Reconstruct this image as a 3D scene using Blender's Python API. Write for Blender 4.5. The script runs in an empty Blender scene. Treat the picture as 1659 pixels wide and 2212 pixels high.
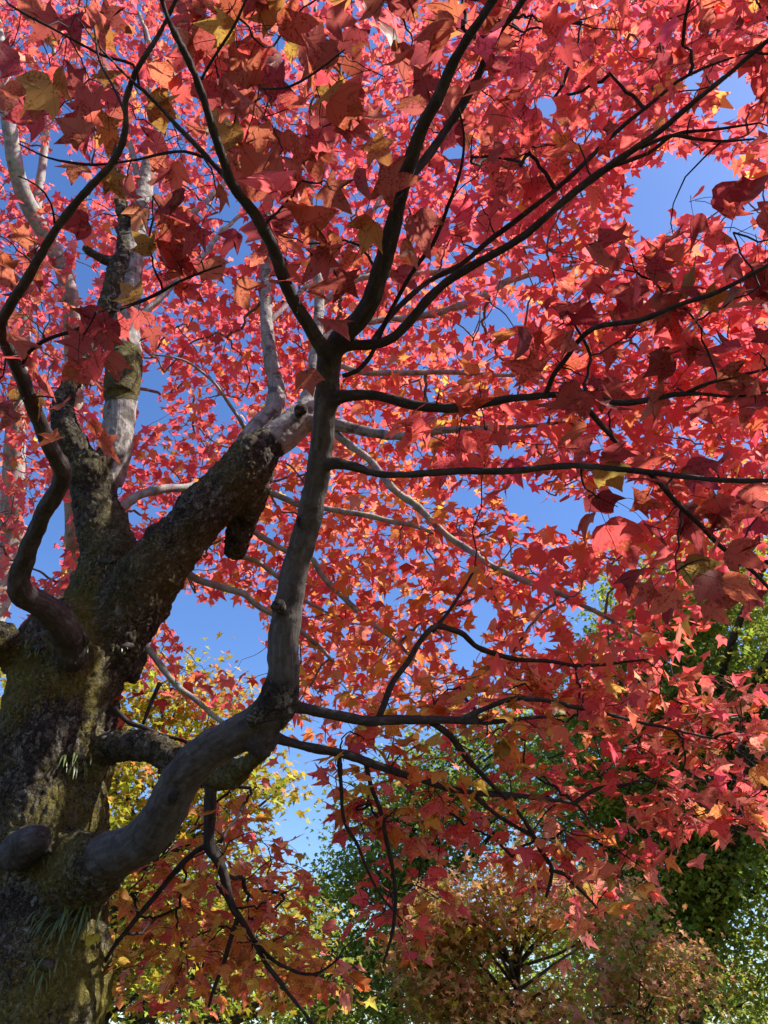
import bpy, math, random
import numpy as np
from mathutils import Vector, noise

random.seed(7)
rng = np.random.default_rng(11)
sc = bpy.context.scene
col = sc.collection

# ------------------------------------------------------------------ camera, sky, sun, exposure
PITCH = math.radians(36.0)
CAM = np.array((0.0, 0.0, 1.6))
W0, H0 = 1659.0, 2212.0                      # pixel frame used for the construction measurements
FOC = 1662.0
cam = bpy.data.objects.new("camera", bpy.data.cameras.new("camera"))
col.objects.link(cam)
cam.location = CAM
cam.rotation_euler = (math.pi / 2 + PITCH, 0, 0)
cam.data.sensor_fit = 'VERTICAL'
cam.data.sensor_height = 24.0
cam.data.lens = 24.0 * FOC / H0
cam.data.clip_start = 0.05
cam.data.clip_end = 3000
sc.camera = cam

SUN_EL, SUN_AZ = math.radians(49), math.radians(98)     # azimuth clockwise from the viewing direction (+Y)
world = bpy.data.worlds.new("World")
sc.world = world
world.use_nodes = True
wn = world.node_tree
bg = wn.nodes["Background"]
sky = wn.nodes.new("ShaderNodeTexSky")
sky.sky_type = 'NISHITA'
sky.sun_disc = False
sky.sun_elevation = SUN_EL
sky.sun_rotation = SUN_AZ
sky.air_density = 1.0
sky.dust_density = 0.8
sky.ozone_density = 3.0
hsv = wn.nodes.new("ShaderNodeHueSaturation")           # the deep blue of a clear autumn sky
hsv.inputs["Saturation"].default_value = 1.2
hsv.inputs["Hue"].default_value = 0.509
wn.links.new(sky.outputs[0], hsv.inputs["Color"])
wn.links.new(hsv.outputs[0], bg.inputs[0])
bg.inputs[1].default_value = 0.115
sun = bpy.data.objects.new("sun", bpy.data.lights.new("sun", 'SUN'))
col.objects.link(sun)
sun.data.energy = 5.0
sun.data.angle = math.radians(0.5)
sun.data.color = (1.0, 0.95, 0.87)
sdir = Vector((math.sin(SUN_AZ) * math.cos(SUN_EL), math.cos(SUN_AZ) * math.cos(SUN_EL), math.sin(SUN_EL)))
sun.rotation_euler = sdir.to_track_quat('Z', 'Y').to_euler()
sun.location = (20, 8, 30)
sc.view_settings.view_transform = 'Standard'
sc.view_settings.look = 'None'
sc.view_settings.exposure = 1.15
sc.view_settings.gamma = 1.0
sc.cycles.max_bounces = 10
sc.cycles.diffuse_bounces = 5
sc.cycles.transmission_bounces = 6
sc.cycles.caustics_reflective = False
sc.cycles.caustics_refractive = False

# ------------------------------------------------------------------ helpers
FWD = np.array((0, math.cos(PITCH), math.sin(PITCH)))
UPV = np.array((0, -math.sin(PITCH), math.cos(PITCH)))
RGT = np.array((1.0, 0, 0))


def P(x, y, d):
    return CAM + d * (FWD + (x - W0 / 2) / FOC * RGT + (H0 / 2 - y) / FOC * UPV)


def proj(p):
    q = np.asarray(p) - CAM
    z = q @ FWD
    return W0 / 2 + (q @ RGT) / z * FOC, H0 / 2 - (q @ UPV) / z * FOC, z


def tag(o, label=None, cat=None, group=None, kind=None):
    if label: o["label"] = label
    if cat: o["category"] = cat
    if group: o["group"] = group
    if kind: o["kind"] = kind
    return o


def empty(name, loc):
    o = bpy.data.objects.new(name, None)
    o.empty_display_size = 0.2
    o.location = tuple(float(v) for v in loc)
    col.objects.link(o)
    return o


def origin(o):
    v = np.zeros(3)
    while o is not None:
        v = v + np.array(o.location)
        o = o.parent
    return v


def np_mesh(name, verts, faces_v, faces_n, mat, parent=None, smooth=True, colors=None, uvs=None, attr="leaf_tint"):
    """verts (N,3), faces_v flat loop indices, faces_n the corner count of each face."""
    me = bpy.data.meshes.new(name)
    v = np.asarray(verts, float)
    if parent is not None:
        v = v - origin(parent)
    me.vertices.add(len(v))
    me.vertices.foreach_set("co", v.astype(np.float32).ravel())
    faces_v = np.asarray(faces_v, np.int32)
    faces_n = np.asarray(faces_n, np.int32)
    me.loops.add(len(faces_v))
    me.loops.foreach_set("vertex_index", faces_v)
    me.polygons.add(len(faces_n))
    st = np.zeros(len(faces_n), np.int32)
    st[1:] = np.cumsum(faces_n)[:-1]
    me.polygons.foreach_set("loop_start", st)
    me.polygons.foreach_set("use_smooth", np.full(len(faces_n), smooth))
    me.update(calc_edges=True)
    if colors is not None:
        a = me.color_attributes.new(attr, 'FLOAT_COLOR', 'POINT')
        c = np.ones((len(v), 4), np.float32)
        c[:, :3] = colors
        a.data.foreach_set("color", c.ravel())
    if uvs is not None:
        u = me.uv_layers.new(name="leaf_uv")
        u.data.foreach_set("uv", np.asarray(uvs, np.float32)[faces_v].ravel())
    me.validate()
    if mat is not None:
        me.materials.append(mat)
    o = bpy.data.objects.new(name, me)
    col.objects.link(o)
    if parent is not None:
        o.parent = parent
    return o


def catmull(pts, step):
    """pts (n,k) control rows, first three columns the position; resampled about every `step` metres."""
    p = np.asarray(pts, float)
    if len(p) < 2:
        return p
    a = np.vstack([2 * p[0] - p[1], p, 2 * p[-1] - p[-2]])
    out = []
    for i in range(1, len(a) - 2):
        L = np.linalg.norm(a[i + 1, :3] - a[i, :3])
        n = max(1, int(math.ceil(L / step)))
        t = np.arange(n)[:, None] / n
        p0, p1, p2, p3 = a[i - 1], a[i], a[i + 1], a[i + 2]
        out.append(0.5 * (2 * p1 + (p2 - p0) * t + (2 * p0 - 5 * p1 + 4 * p2 - p3) * t ** 2 + (3 * p1 - p0 - 3 * p2 + p3) * t ** 3))
    out.append(a[-2][None])
    return np.vstack(out)


def tube_geo(path, sides, base=0, lump=0.0, seed=0.0):
    """Closed tube round a path (n,4: x,y,z,r). Returns verts, face loops, face sizes."""
    p = path[:, :3]
    n = len(p)
    tan = np.gradient(p, axis=0)
    tan /= np.linalg.norm(tan, axis=1)[:, None] + 1e-9
    ref = np.array((0.31, 0.77, 0.55))
    u = np.cross(tan[0], ref); u /= np.linalg.norm(u)
    us = [u]
    for i in range(1, n):
        u = us[-1] - tan[i] * (us[-1] @ tan[i])
        u /= np.linalg.norm(u) + 1e-9
        us.append(u)
    us = np.array(us)
    vs = np.cross(tan, us)
    ang = np.arange(sides) / sides * 2 * math.pi
    r = path[:, 3][:, None, None]
    V = p[:, None, :] + r * (np.cos(ang)[None, :, None] * us[:, None, :] + np.sin(ang)[None, :, None] * vs[:, None, :])
    V = V.reshape(-1, 3)
    if lump:
        rr = np.repeat(path[:, 3], sides)
        c = np.repeat(p, sides, axis=0)
        k = np.array([1 + lump * noise.noise(Vector(q) * (0.9 / max(0.01, rq)) + Vector((seed, 0, 0))) for q, rq in zip(V, rr)])
        V = c + (V - c) * k[:, None]
    f = []
    for i in range(n - 1):
        a = i * sides
        for j in range(sides):
            k = (j + 1) % sides
            f.append((a + j, a + k, a + sides + k, a + sides + j))
    F = np.array(f, np.int64).ravel() + base
    N = np.full(len(f), 4)
    cap0 = np.arange(sides)[::-1] + base
    cap1 = np.arange(sides) + (n - 1) * sides + base
    return V, np.concatenate([F, cap0, cap1]), np.concatenate([N, [sides, sides]])


def twig_geo(A, C, B, ra, rb, seg, sides, base=0):
    """Many tapered quadratic-Bezier twigs at once: A,C,B (E,3), ra, rb (E,)."""
    E = len(A)
    t = np.linspace(0, 1, seg + 1)[None, :, None]
    p = (1 - t) ** 2 * A[:, None] + 2 * t * (1 - t) * C[:, None] + t ** 2 * B[:, None]
    tan = 2 * (1 - t) * (C - A)[:, None] + 2 * t * (B - C)[:, None]
    tan /= np.linalg.norm(tan, axis=2)[..., None] + 1e-9
    ref = np.where(np.abs(tan[:, :1, 2:3]) > 0.8, np.array((1.0, 0, 0)), np.array((0, 0, 1.0)))
    u = np.cross(tan, np.broadcast_to(ref, tan.shape)); u /= np.linalg.norm(u, axis=2)[..., None] + 1e-9
    v = np.cross(tan, u)
    # slight kinks at the buds
    p[:, 1:-1] += rng.normal(0, 1, (E, seg - 1, 3)) * (np.linalg.norm(B - A, axis=1) * 0.022)[:, None, None]
    r = (ra[:, None] * (1 - t[..., 0]) + rb[:, None] * t[..., 0])[..., None, None]
    ang = np.arange(sides) / sides * 2 * math.pi
    V = p[:, :, None, :] + r * (np.cos(ang)[None, None, :, None] * u[:, :, None, :] + np.sin(ang)[None, None, :, None] * v[:, :, None, :])
    i = np.arange(seg)[:, None]; j = np.arange(sides)[None, :]; k = (j + 1) % sides
    q = np.stack([i * sides + j + 0 * k, i * sides + k, (i + 1) * sides + k, (i + 1) * sides + j + 0 * k], -1).reshape(-1)
    F = (q[None, :] + (np.arange(E) * (seg + 1) * sides)[:, None]).ravel() + base
    return V.reshape(-1, 3), F, np.full(E * seg * sides, 4)


# ------------------------------------------------------------------ materials
def nodes_of(name):
    m = bpy.data.materials.new(name)
    m.use_nodes = True
    nt = m.node_tree
    nt.nodes.clear()
    return m, nt, nt.nodes.new, nt.links.new


def ramp(nt, fac, stops):
    r = nt.nodes.new("ShaderNodeValToRGB")
    e = r.color_ramp.elements
    while len(e) < len(stops): e.new(0.5)
    for el, (p, c) in zip(e, stops):
        el.position = p
        el.color = (*c, 1) if len(c) == 3 else c
    nt.links.new(fac, r.inputs[0])
    return r.outputs[0]


def noise_tex(nt, vec, scale, detail=4, rough=0.55):
    n = nt.nodes.new("ShaderNodeTexNoise")
    n.inputs["Scale"].default_value = scale
    n.inputs["Detail"].default_value = detail
    n.inputs["Roughness"].default_value = rough
    nt.links.new(vec, n.inputs["Vector"])
    return n.outputs[0]


def mixc(nt, fac, a, b, mode='MIX'):
    m = nt.nodes.new("ShaderNodeMix")
    m.data_type = 'RGBA'; m.blend_type = mode
    for sock, v in ((m.inputs[0], fac), (m.inputs[6], a), (m.inputs[7], b)):
        if isinstance(v, (int, float)): sock.default_value = v
        elif isinstance(v, tuple): sock.default_value = (*v, 1)
        else: nt.links.new(v, sock)
    return m.outputs[2]


def math_n(nt, op, a, b=None, c=None):
    m = nt.nodes.new("ShaderNodeMath"); m.operation = op
    for i, v in enumerate((a, b, c)):
        if v is None: continue
        if isinstance(v, (int, float)): m.inputs[i].default_value = v
        else: nt.links.new(v, m.inputs[i])
    return m.outputs[0]


def leaf_material(name, speckle=0.0, gloss=0.10, veins=True, trans=0.55, tscale=1.0):
    m, nt, N, L = nodes_of(name)
    at = N("ShaderNodeAttribute"); at.attribute_name = "leaf_tint"
    base = at.outputs[0]
    geo = N("ShaderNodeNewGeometry")
    tc = N("ShaderNodeTexCoord")
    if speckle:
        n1 = noise_tex(nt, geo.outputs["Position"], 130, 3, 0.7)
        n2 = noise_tex(nt, geo.outputs["Position"], 16, 2)
        s = math_n(nt, 'ADD', n1, math_n(nt, 'MULTIPLY', math_n(nt, 'SUBTRACT', n2, 0.5), 0.9))
        f = ramp(nt, s, [(0.55, (0, 0, 0)), (0.62, (speckle,) * 3)])
        base = mixc(nt, f, base, mixc(nt, 1.0, base, (0.55, 0.28, 0.35), 'MULTIPLY'))
        y = ramp(nt, n2, [(0.58, (0, 0, 0)), (0.72, (0.45,) * 3)])
        base = mixc(nt, y, base, (0.30, 0.17, 0.035))
    if veins:
        sep = N("ShaderNodeSeparateXYZ"); L(tc.outputs["UV"], sep.inputs[0])
        ax = math_n(nt, 'ABSOLUTE', sep.outputs[0])
        ang = math_n(nt, 'ARCTAN2', ax, math_n(nt, 'ADD', sep.outputs[1], 0.02))
        rad = math_n(nt, 'SQRT', math_n(nt, 'ADD', math_n(nt, 'MULTIPLY', ax, ax), math_n(nt, 'MULTIPLY', sep.outputs[1], sep.outputs[1])))
        tot = None
        for a0 in (0.0, 0.82, 1.55):
            d = math_n(nt, 'MULTIPLY', math_n(nt, 'ABSOLUTE', math_n(nt, 'SUBTRACT', ang, a0)), rad)
            l = math_n(nt, 'LESS_THAN', d, 0.010)
            tot = l if tot is None else math_n(nt, 'MAXIMUM', tot, l)
        base = mixc(nt, math_n(nt, 'MULTIPLY', tot, 0.45), base, mixc(nt, 1.0, base, (0.5, 0.4, 0.4), 'MULTIPLY'))
    dif = N("ShaderNodeBsdfPrincipled")
    L(base, dif.inputs["Base Color"])
    dif.inputs["Roughness"].default_value = 0.5
    dif.inputs["Specular IOR Level"].default_value = 0.22
    tr = N("ShaderNodeBsdfTranslucent")
    L(mixc(nt, 1.0, base, (tscale, tscale, tscale), 'MULTIPLY'), tr.inputs["Color"])
    mx = N("ShaderNodeMixShader"); mx.inputs[0].default_value = trans
    L(dif.outputs[0], mx.inputs[1]); L(tr.outputs[0], mx.inputs[2])
    out = N("ShaderNodeOutputMaterial"); L(mx.outputs[0], out.inputs[0])
    return m


def bark_material(name, dark, mid, light, moss=0.0, lichen=0.3, scale=1.0, bump=0.6, crack=0.5):
    m, nt, N, L = nodes_of(name)
    geo = N("ShaderNodeNewGeometry")
    mp = N("ShaderNodeMapping"); mp.inputs["Scale"].default_value = (1.0, 1.0, 0.62)
    L(geo.outputs["Position"], mp.inputs[0])
    pos = mp.outputs[0]
    warp = N("ShaderNodeVectorMath"); warp.operation = 'ADD'
    nz = N("ShaderNodeTexNoise"); nz.inputs["Scale"].default_value = 18 * scale; nz.inputs["Detail"].default_value = 3
    L(pos, nz.inputs["Vector"])
    sca = N("ShaderNodeVectorMath"); sca.operation = 'SCALE'; sca.inputs["Scale"].default_value = 0.055 / scale
    L(nz.outputs["Color"], sca.inputs[0])
    L(pos, warp.inputs[0]); L(sca.outputs[0], warp.inputs[1])
    vor = N("ShaderNodeTexVoronoi"); vor.feature = 'DISTANCE_TO_EDGE'; vor.inputs["Scale"].default_value = 34 * scale
    L(warp.outputs[0], vor.inputs["Vector"])
    cell = N("ShaderNodeTexVoronoi"); cell.inputs["Scale"].default_value = 34 * scale
    L(warp.outputs[0], cell.inputs["Vector"])
    n_big = noise_tex(nt, geo.outputs["Position"], 3.2 * scale, 5)
    n_mid = noise_tex(nt, geo.outputs["Position"], 14 * scale, 6, 0.65)
    n_fine = noise_tex(nt, geo.outputs["Position"], 90 * scale, 5, 0.7)
    c = ramp(nt, n_mid, [(0.3, dark), (0.5, mid), (0.7, light)])
    c = mixc(nt, 0.35, c, mixc(nt, 1.0, c, cell.outputs["Color"], 'MULTIPLY'))
    if lichen:
        f = ramp(nt, n_mid, [(0.56, (0, 0, 0)), (0.66, (lichen,) * 3)])
        c = mixc(nt, f, c, (0.34, 0.36, 0.30))
    if moss:
        f = math_n(nt, 'MULTIPLY', ramp(nt, n_big, [(0.42, (0, 0, 0)), (0.60, (1, 1, 1))]), math_n(nt, 'MULTIPLY', ramp(nt, n_fine, [(0.3, (0.35,) * 3), (0.6, (1, 1, 1))]), moss))
        c = mixc(nt, f, c, mixc(nt, n_fine, (0.05, 0.055, 0.012), (0.20, 0.18, 0.035)))
    crk = ramp(nt, vor.outputs["Distance"], [(0.0, (crack,) * 3), (0.09, (0, 0, 0))])
    c = mixc(nt, crk, c, (0.018, 0.014, 0.011))
    b = N("ShaderNodeBsdfPrincipled")
    L(c, b.inputs["Base Color"])
    b.inputs["Roughness"].default_value = 0.85
    b.inputs["Specular IOR Level"].default_value = 0.2
    h = math_n(nt, 'ADD', math_n(nt, 'MULTIPLY', math_n(nt, 'MINIMUM', vor.outputs["Distance"], 0.16), 2.2 * crack + 0.2), math_n(nt, 'MULTIPLY', n_fine, 0.55))
    h = math_n(nt, 'ADD', h, math_n(nt, 'MULTIPLY', n_mid, 0.6))
    bp = N("ShaderNodeBump"); bp.inputs["Strength"].default_value = bump; bp.inputs["Distance"].default_value = 0.02
    L(h, bp.inputs["Height"]); L(bp.outputs[0], b.inputs["Normal"])
    out = N("ShaderNodeOutputMaterial"); L(b.outputs[0], out.inputs[0])
    return m


M_ROUGH = bark_material("mossy_cracked_bark", (0.045, 0.036, 0.028), (0.12, 0.095, 0.07), (0.23, 0.19, 0.15), moss=0.9, lichen=0.5)
M_LIMB = bark_material("dark_cracked_bark", (0.035, 0.030, 0.026), (0.085, 0.072, 0.058), (0.17, 0.15, 0.125), moss=0.55, lichen=0.35)
M_SMOOTH = bark_material("smooth_grey_bark", (0.035, 0.028, 0.026), (0.06, 0.049, 0.045), (0.10, 0.083, 0.075), moss=0.0, lichen=0.12, scale=1.6, bump=0.25, crack=0.10)
M_PALE = bark_material("pale_grey_bark", (0.16, 0.14, 0.125), (0.36, 0.325, 0.29), (0.50, 0.46, 0.42), moss=0.0, lichen=0.3, scale=1.2, bump=0.3, crack=0.15)
M_TWIG = bark_material("dark_twig_bark", (0.022, 0.015, 0.014), (0.038, 0.027, 0.024), (0.065, 0.048, 0.042), moss=0.0, lichen=0.0, scale=3, bump=0.1, crack=0.05)
M_DARK = bark_material("dull_brown_bark", (0.03, 0.024, 0.018), (0.06, 0.048, 0.038), (0.10, 0.08, 0.06), moss=0.1, lichen=0.1, bump=0.4, crack=0.3)


def maple_bark():
    """One bark for the fused wood: the bark_mix attribute says how old (cracked), how pale and how mossy it is at each place."""
    m, nt, N, L = nodes_of("maple_bark")
    at = N("ShaderNodeAttribute"); at.attribute_name = "bark_mix"
    sep = N("ShaderNodeSeparateColor"); L(at.outputs[0], sep.inputs[0])
    geo = N("ShaderNodeNewGeometry")
    P0 = geo.outputs["Position"]

    def stretched(sx, sz):
        mp = N("ShaderNodeMapping"); mp.inputs["Scale"].default_value = (sx, sx, sz); L(P0, mp.inputs[0]); return mp.outputs[0]
    n_big = noise_tex(nt, P0, 3.0, 5); n_mid = noise_tex(nt, P0, 13, 6, 0.68); n_fine = noise_tex(nt, P0, 85, 5, 0.72)
    fl = N("ShaderNodeAttribute"); fl.attribute_name = "bark_flow"
    n_blot = noise_tex(nt, P0, 11, 3, 0.6)
    n_streak = noise_tex(nt, fl.outputs["Vector"], 55, 5, 0.65)
    n_lent = noise_tex(nt, P0, 150, 2, 0.5)
    edge = math_n(nt, 'MULTIPLY', math_n(nt, 'SUBTRACT', n_mid, 0.5), 1.3)
    old = ramp(nt, math_n(nt, 'ADD', sep.outputs[0], edge), [(0.40, (0, 0, 0)), (0.60, (1, 1, 1))])
    # cracked plates of two sizes, wandering edges
    nz = N("ShaderNodeTexNoise"); nz.inputs["Scale"].default_value = 16; nz.inputs["Detail"].default_value = 5; nz.inputs["Roughness"].default_value = 0.7
    L(P0, nz.inputs["Vector"])
    sca = N("ShaderNodeVectorMath"); sca.operation = 'SCALE'; sca.inputs["Scale"].default_value = 0.11; L(nz.outputs["Color"], sca.inputs[0])
    def plates(scale, sz):
        add = N("ShaderNodeVectorMath"); L(stretched(1, sz), add.inputs[0]); L(sca.outputs[0], add.inputs[1])
        v = N("ShaderNodeTexVoronoi"); v.feature = 'DISTANCE_TO_EDGE'; v.inputs["Scale"].default_value = scale; L(add.outputs[0], v.inputs["Vector"])
        c = N("ShaderNodeTexVoronoi"); c.inputs["Scale"].default_value = scale; L(add.outputs[0], c.inputs["Vector"])
        return v.outputs["Distance"], c.outputs["Color"]
    d1, c1 = plates(36, 0.6); d2, c2 = plates(84, 0.75)
    wide = math_n(nt, 'MULTIPLY', n_mid, 0.22)
    k1 = math_n(nt, 'DIVIDE', d1, wide); k2 = math_n(nt, 'DIVIDE', d2, wide)
    crack = math_n(nt, 'MULTIPLY', math_n(nt, 'MINIMUM', k1, 1.0), math_n(nt, 'ADD', math_n(nt, 'MULTIPLY', math_n(nt, 'MINIMUM', k2, 1.0), 0.5), 0.5))
    # colours
    sm = ramp(nt, n_streak, [(0.30, (0.020, 0.016, 0.015)), (0.52, (0.040, 0.033, 0.031)), (0.72, (0.080, 0.068, 0.064))])
    sm = mixc(nt, ramp(nt, n_blot, [(0.58, (0, 0, 0)), (0.66, (0.75,) * 3)]), sm, (0.028, 0.022, 0.021))
    pl = ramp(nt, n_streak, [(0.30, (0.13, 0.115, 0.10)), (0.52, (0.25, 0.222, 0.20)), (0.72, (0.40, 0.365, 0.33))])
    pl = mixc(nt, ramp(nt, n_blot, [(0.53, (0, 0, 0)), (0.62, (0.85,) * 3)]), pl, (0.07, 0.06, 0.052))
    young = mixc(nt, sep.outputs[1], sm, pl)
    young = mixc(nt, ramp(nt, n_lent, [(0.62, (0, 0, 0)), (0.70, (0.45,) * 3)]), young, mixc(nt, 0.5, young, (0.20, 0.17, 0.15)))
    sep1 = N("ShaderNodeSeparateColor"); L(c1, sep1.inputs[0])
    sep2 = N("ShaderNodeSeparateColor"); L(c2, sep2.inputs[0])
    tone = math_n(nt, 'ADD', math_n(nt, 'MULTIPLY', sep1.outputs[0], 0.35), math_n(nt, 'ADD', math_n(nt, 'MULTIPLY', sep2.outputs[0], 0.25), math_n(nt, 'MULTIPLY', n_mid, 0.5)))
    ob = ramp(nt, tone, [(0.30, (0.028, 0.021, 0.016)), (0.50, (0.075, 0.058, 0.042)), (0.64, (0.14, 0.112, 0.085)), (0.78, (0.26, 0.24, 0.20))])
    ob = mixc(nt, ramp(nt, math_n(nt, 'ADD', n_mid, math_n(nt, 'MULTIPLY', math_n(nt, 'SUBTRACT', n_big, 0.5), 0.6)), [(0.58, (0, 0, 0)), (0.66, (0.55,) * 3)]), ob, (0.30, 0.32, 0.26))
    mossf = math_n(nt, 'MULTIPLY', sep.outputs[2], ramp(nt, math_n(nt, 'ADD', n_big, math_n(nt, 'MULTIPLY', math_n(nt, 'SUBTRACT', n_fine, 0.5), 0.7)), [(0.43, (0, 0, 0)), (0.55, (1, 1, 1))]))
    mossc = mixc(nt, n_fine, (0.035, 0.032, 0.008), (0.36, 0.29, 0.045))
    ob = mixc(nt, ramp(nt, crack, [(0.25, (0.85,) * 3), (0.75, (0, 0, 0))]), ob, (0.014, 0.011, 0.009))
    ob = mixc(nt, math_n(nt, 'MULTIPLY', mossf, 0.85), ob, mossc)
    c = mixc(nt, old, young, ob)
    b = N("ShaderNodeBsdfPrincipled"); L(c, b.inputs["Base Color"])
    b.inputs["Roughness"].default_value = 0.85; b.inputs["Specular IOR Level"].default_value = 0.2
    h_old = math_n(nt, 'ADD', math_n(nt, 'MULTIPLY', crack, 0.7), math_n(nt, 'ADD', math_n(nt, 'MULTIPLY', n_fine, 0.35), math_n(nt, 'MULTIPLY', n_mid, 0.5)))
    h_new = math_n(nt, 'ADD', math_n(nt, 'MULTIPLY', n_streak, 0.30), math_n(nt, 'MULTIPLY', n_fine, 0.10))
    hm = N("ShaderNodeMix"); L(old, hm.inputs[0]); L(h_new, hm.inputs[2]); L(h_old, hm.inputs[3])
    bp = N("ShaderNodeBump"); bp.inputs["Strength"].default_value = 1.0; bp.inputs["Distance"].default_value = 0.022
    L(hm.outputs[0], bp.inputs["Height"]); L(bp.outputs[0], b.inputs["Normal"])
    out = N("ShaderNodeOutputMaterial"); L(b.outputs[0], out.inputs[0])
    return m
M_MAPLE = maple_bark()
M_TWIG_LIT = bark_material("sunlit_twig_bark", (0.10, 0.08, 0.072), (0.19, 0.16, 0.145), (0.30, 0.265, 0.24), moss=0.0, lichen=0.0, scale=3, bump=0.1, crack=0.05)  # far twigs: sunlight painted in as a paler grey
M_LEAF_NEAR = leaf_material("speckled_maple_leaf", speckle=0.9, trans=0.62, tscale=1.08)
M_LEAF_FAR = leaf_material("red_maple_leaf", speckle=0.0, veins=False, trans=0.66, tscale=1.08)
M_LEAF_GREEN = leaf_material("green_maple_leaf", speckle=0.0, veins=False, trans=0.5)

# ------------------------------------------------------------------ ground
def ground():
    m, nt, N, L = nodes_of("leafy_grass_ground")
    geo = N("ShaderNodeNewGeometry")
    n1 = noise_tex(nt, geo.outputs["Position"], 0.6, 6)
    n2 = noise_tex(nt, geo.outputs["Position"], 14, 5, 0.7)
    c = ramp(nt, n2, [(0.3, (0.03, 0.035, 0.012)), (0.5, (0.06, 0.06, 0.02)), (0.62, (0.12, 0.07, 0.03)), (0.75, (0.20, 0.06, 0.035))])
    c = mixc(nt, ramp(nt, n1, [(0.4, (0, 0, 0)), (0.6, (0.6,) * 3)]), c, (0.09, 0.075, 0.055))
    b = N("ShaderNodeBsdfPrincipled"); L(c, b.inputs["Base Color"]); b.inputs["Roughness"].default_value = 0.95
    bp = N("ShaderNodeBump"); bp.inputs["Strength"].default_value = 0.5; L(n2, bp.inputs["Height"]); L(bp.outputs[0], b.inputs["Normal"])
    out = N("ShaderNodeOutputMaterial"); L(b.outputs[0], out.inputs[0])
    n = 60
    xs = np.sign(np.linspace(-1, 1, n + 1)) * np.abs(np.linspace(-1, 1, n + 1)) ** 3 * 1500
    X, Y = np.meshgrid(xs, xs)
    rr = np.hypot(X, Y)
    Z = 0.12 * np.sin(X * 0.35 + 1) * np.cos(Y * 0.28) * np.clip(rr / 8, 0, 1) * np.exp(-rr / 200)
    V = np.stack([X, Y, Z - 0.02], -1).reshape(-1, 3)
    i, j = np.meshgrid(np.arange(n), np.arange(n))
    a = (j * (n + 1) + i).ravel()
    F = np.stack([a, a + 1, a + n + 2, a + n + 1], -1).ravel()
    o = np_mesh("ground", V, F, np.full(n * n, 4), m)
    o["kind"] = "structure"
ground()

# ------------------------------------------------------------------ skeleton of the red maple
# rows: pixel x, pixel y, depth along the view axis (m), apparent width (px)
T = []      # dicts


def nearer(rows, k):
    """The overhead branches come down towards the viewer as they leave the fork (2.41 m deep)."""
    return [(x, y, d - max(0.0, 2.41 - d) * k, w) for x, y, d, w in rows]


def tube(key, name, parent, mat, rows, fused=True, rough=False, label=None, world_rows=None):
    pts = [tuple(P(x, y, d)) + (w / 2 * d / FOC,) for x, y, d, w in rows]
    if world_rows: pts = world_rows(pts)
    pts = [tuple(q) for q in pts]
    T.append(dict(key=key, name=name, parent=parent, mat=mat, pts=np.array(pts), fused=fused, rough=rough, label=label))


def to_ground(pts):
    x, y, z, r = pts[0]
    return [(x - 0.04, y + 0.0, -0.25, r * 1.75), (x - 0.03, y, 0.12, r * 1.35), (x - 0.02, y, 0.55, r * 1.12)] + pts

tube("trunk", "trunk", None, M_ROUGH, [
    (52, 2212, 2.83, 326), (66, 2050, 3.02, 308), (74, 1900, 3.20, 290), (92, 1750, 3.36, 268), (116, 1620, 3.48, 252),
    (132, 1520, 3.57, 246), (150, 1440, 3.66, 240), (168, 1370, 3.74, 215), (180, 1320, 3.80, 180)], rough=True, world_rows=to_ground)
tube("collar", "trunk", None, M_ROUGH, [(95, 1925, 3.32, 240), (140, 1902, 3.14, 205), (185, 1878, 2.98, 158), (225, 1858, 2.90, 118), (250, 1846, 2.85, 92)], rough=True)
T[-1]["alias"] = "trunk"
tube("collar_high", "trunk", None, M_ROUGH, [(176, 1520, 3.66, 130), (166, 1465, 3.56, 108), (157, 1418, 3.46, 84), (146, 1378, 3.40, 62)], rough=True)
T[-1]["alias"] = "trunk"
tube("R", "limb", None, M_LIMB, [
    (205, 1440, 3.70, 190), (250, 1355, 3.74, 168), (300, 1285, 3.78, 150), (345, 1218, 3.82, 132), (410, 1143, 3.88, 120), (470, 1075, 3.93, 114),
    (530, 1012, 3.98, 112), (565, 972, 4.02, 98)], rough=True, label="thick dark cracked limb with a collar of old bark at its end")
tube("Lf", "limb", None, M_LIMB, [
    (182, 1400, 3.78, 165), (212, 1310, 3.86, 150), (234, 1225, 3.94, 128), (222, 1140, 4.02, 108), (206, 1080, 4.08, 98), (200, 1020, 4.12, 104), (215, 985, 4.15, 80)],
    rough=True, label="upright dark cracked limb that forks into two stems")
tube("N", "limb", None, M_LIMB, [
    (150, 1640, 3.50, 80), (230, 1618, 3.42, 76), (285, 1608, 3.36, 72), (340, 1622, 3.28, 70), (395, 1652, 3.20, 66), (440, 1668, 3.12, 64), (500, 1668, 3.02, 62), (548, 1640, 2.94, 44), (580, 1610, 2.86, 34)], rough=True,
    label="short mossy limb passing behind the smooth limb")
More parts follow.
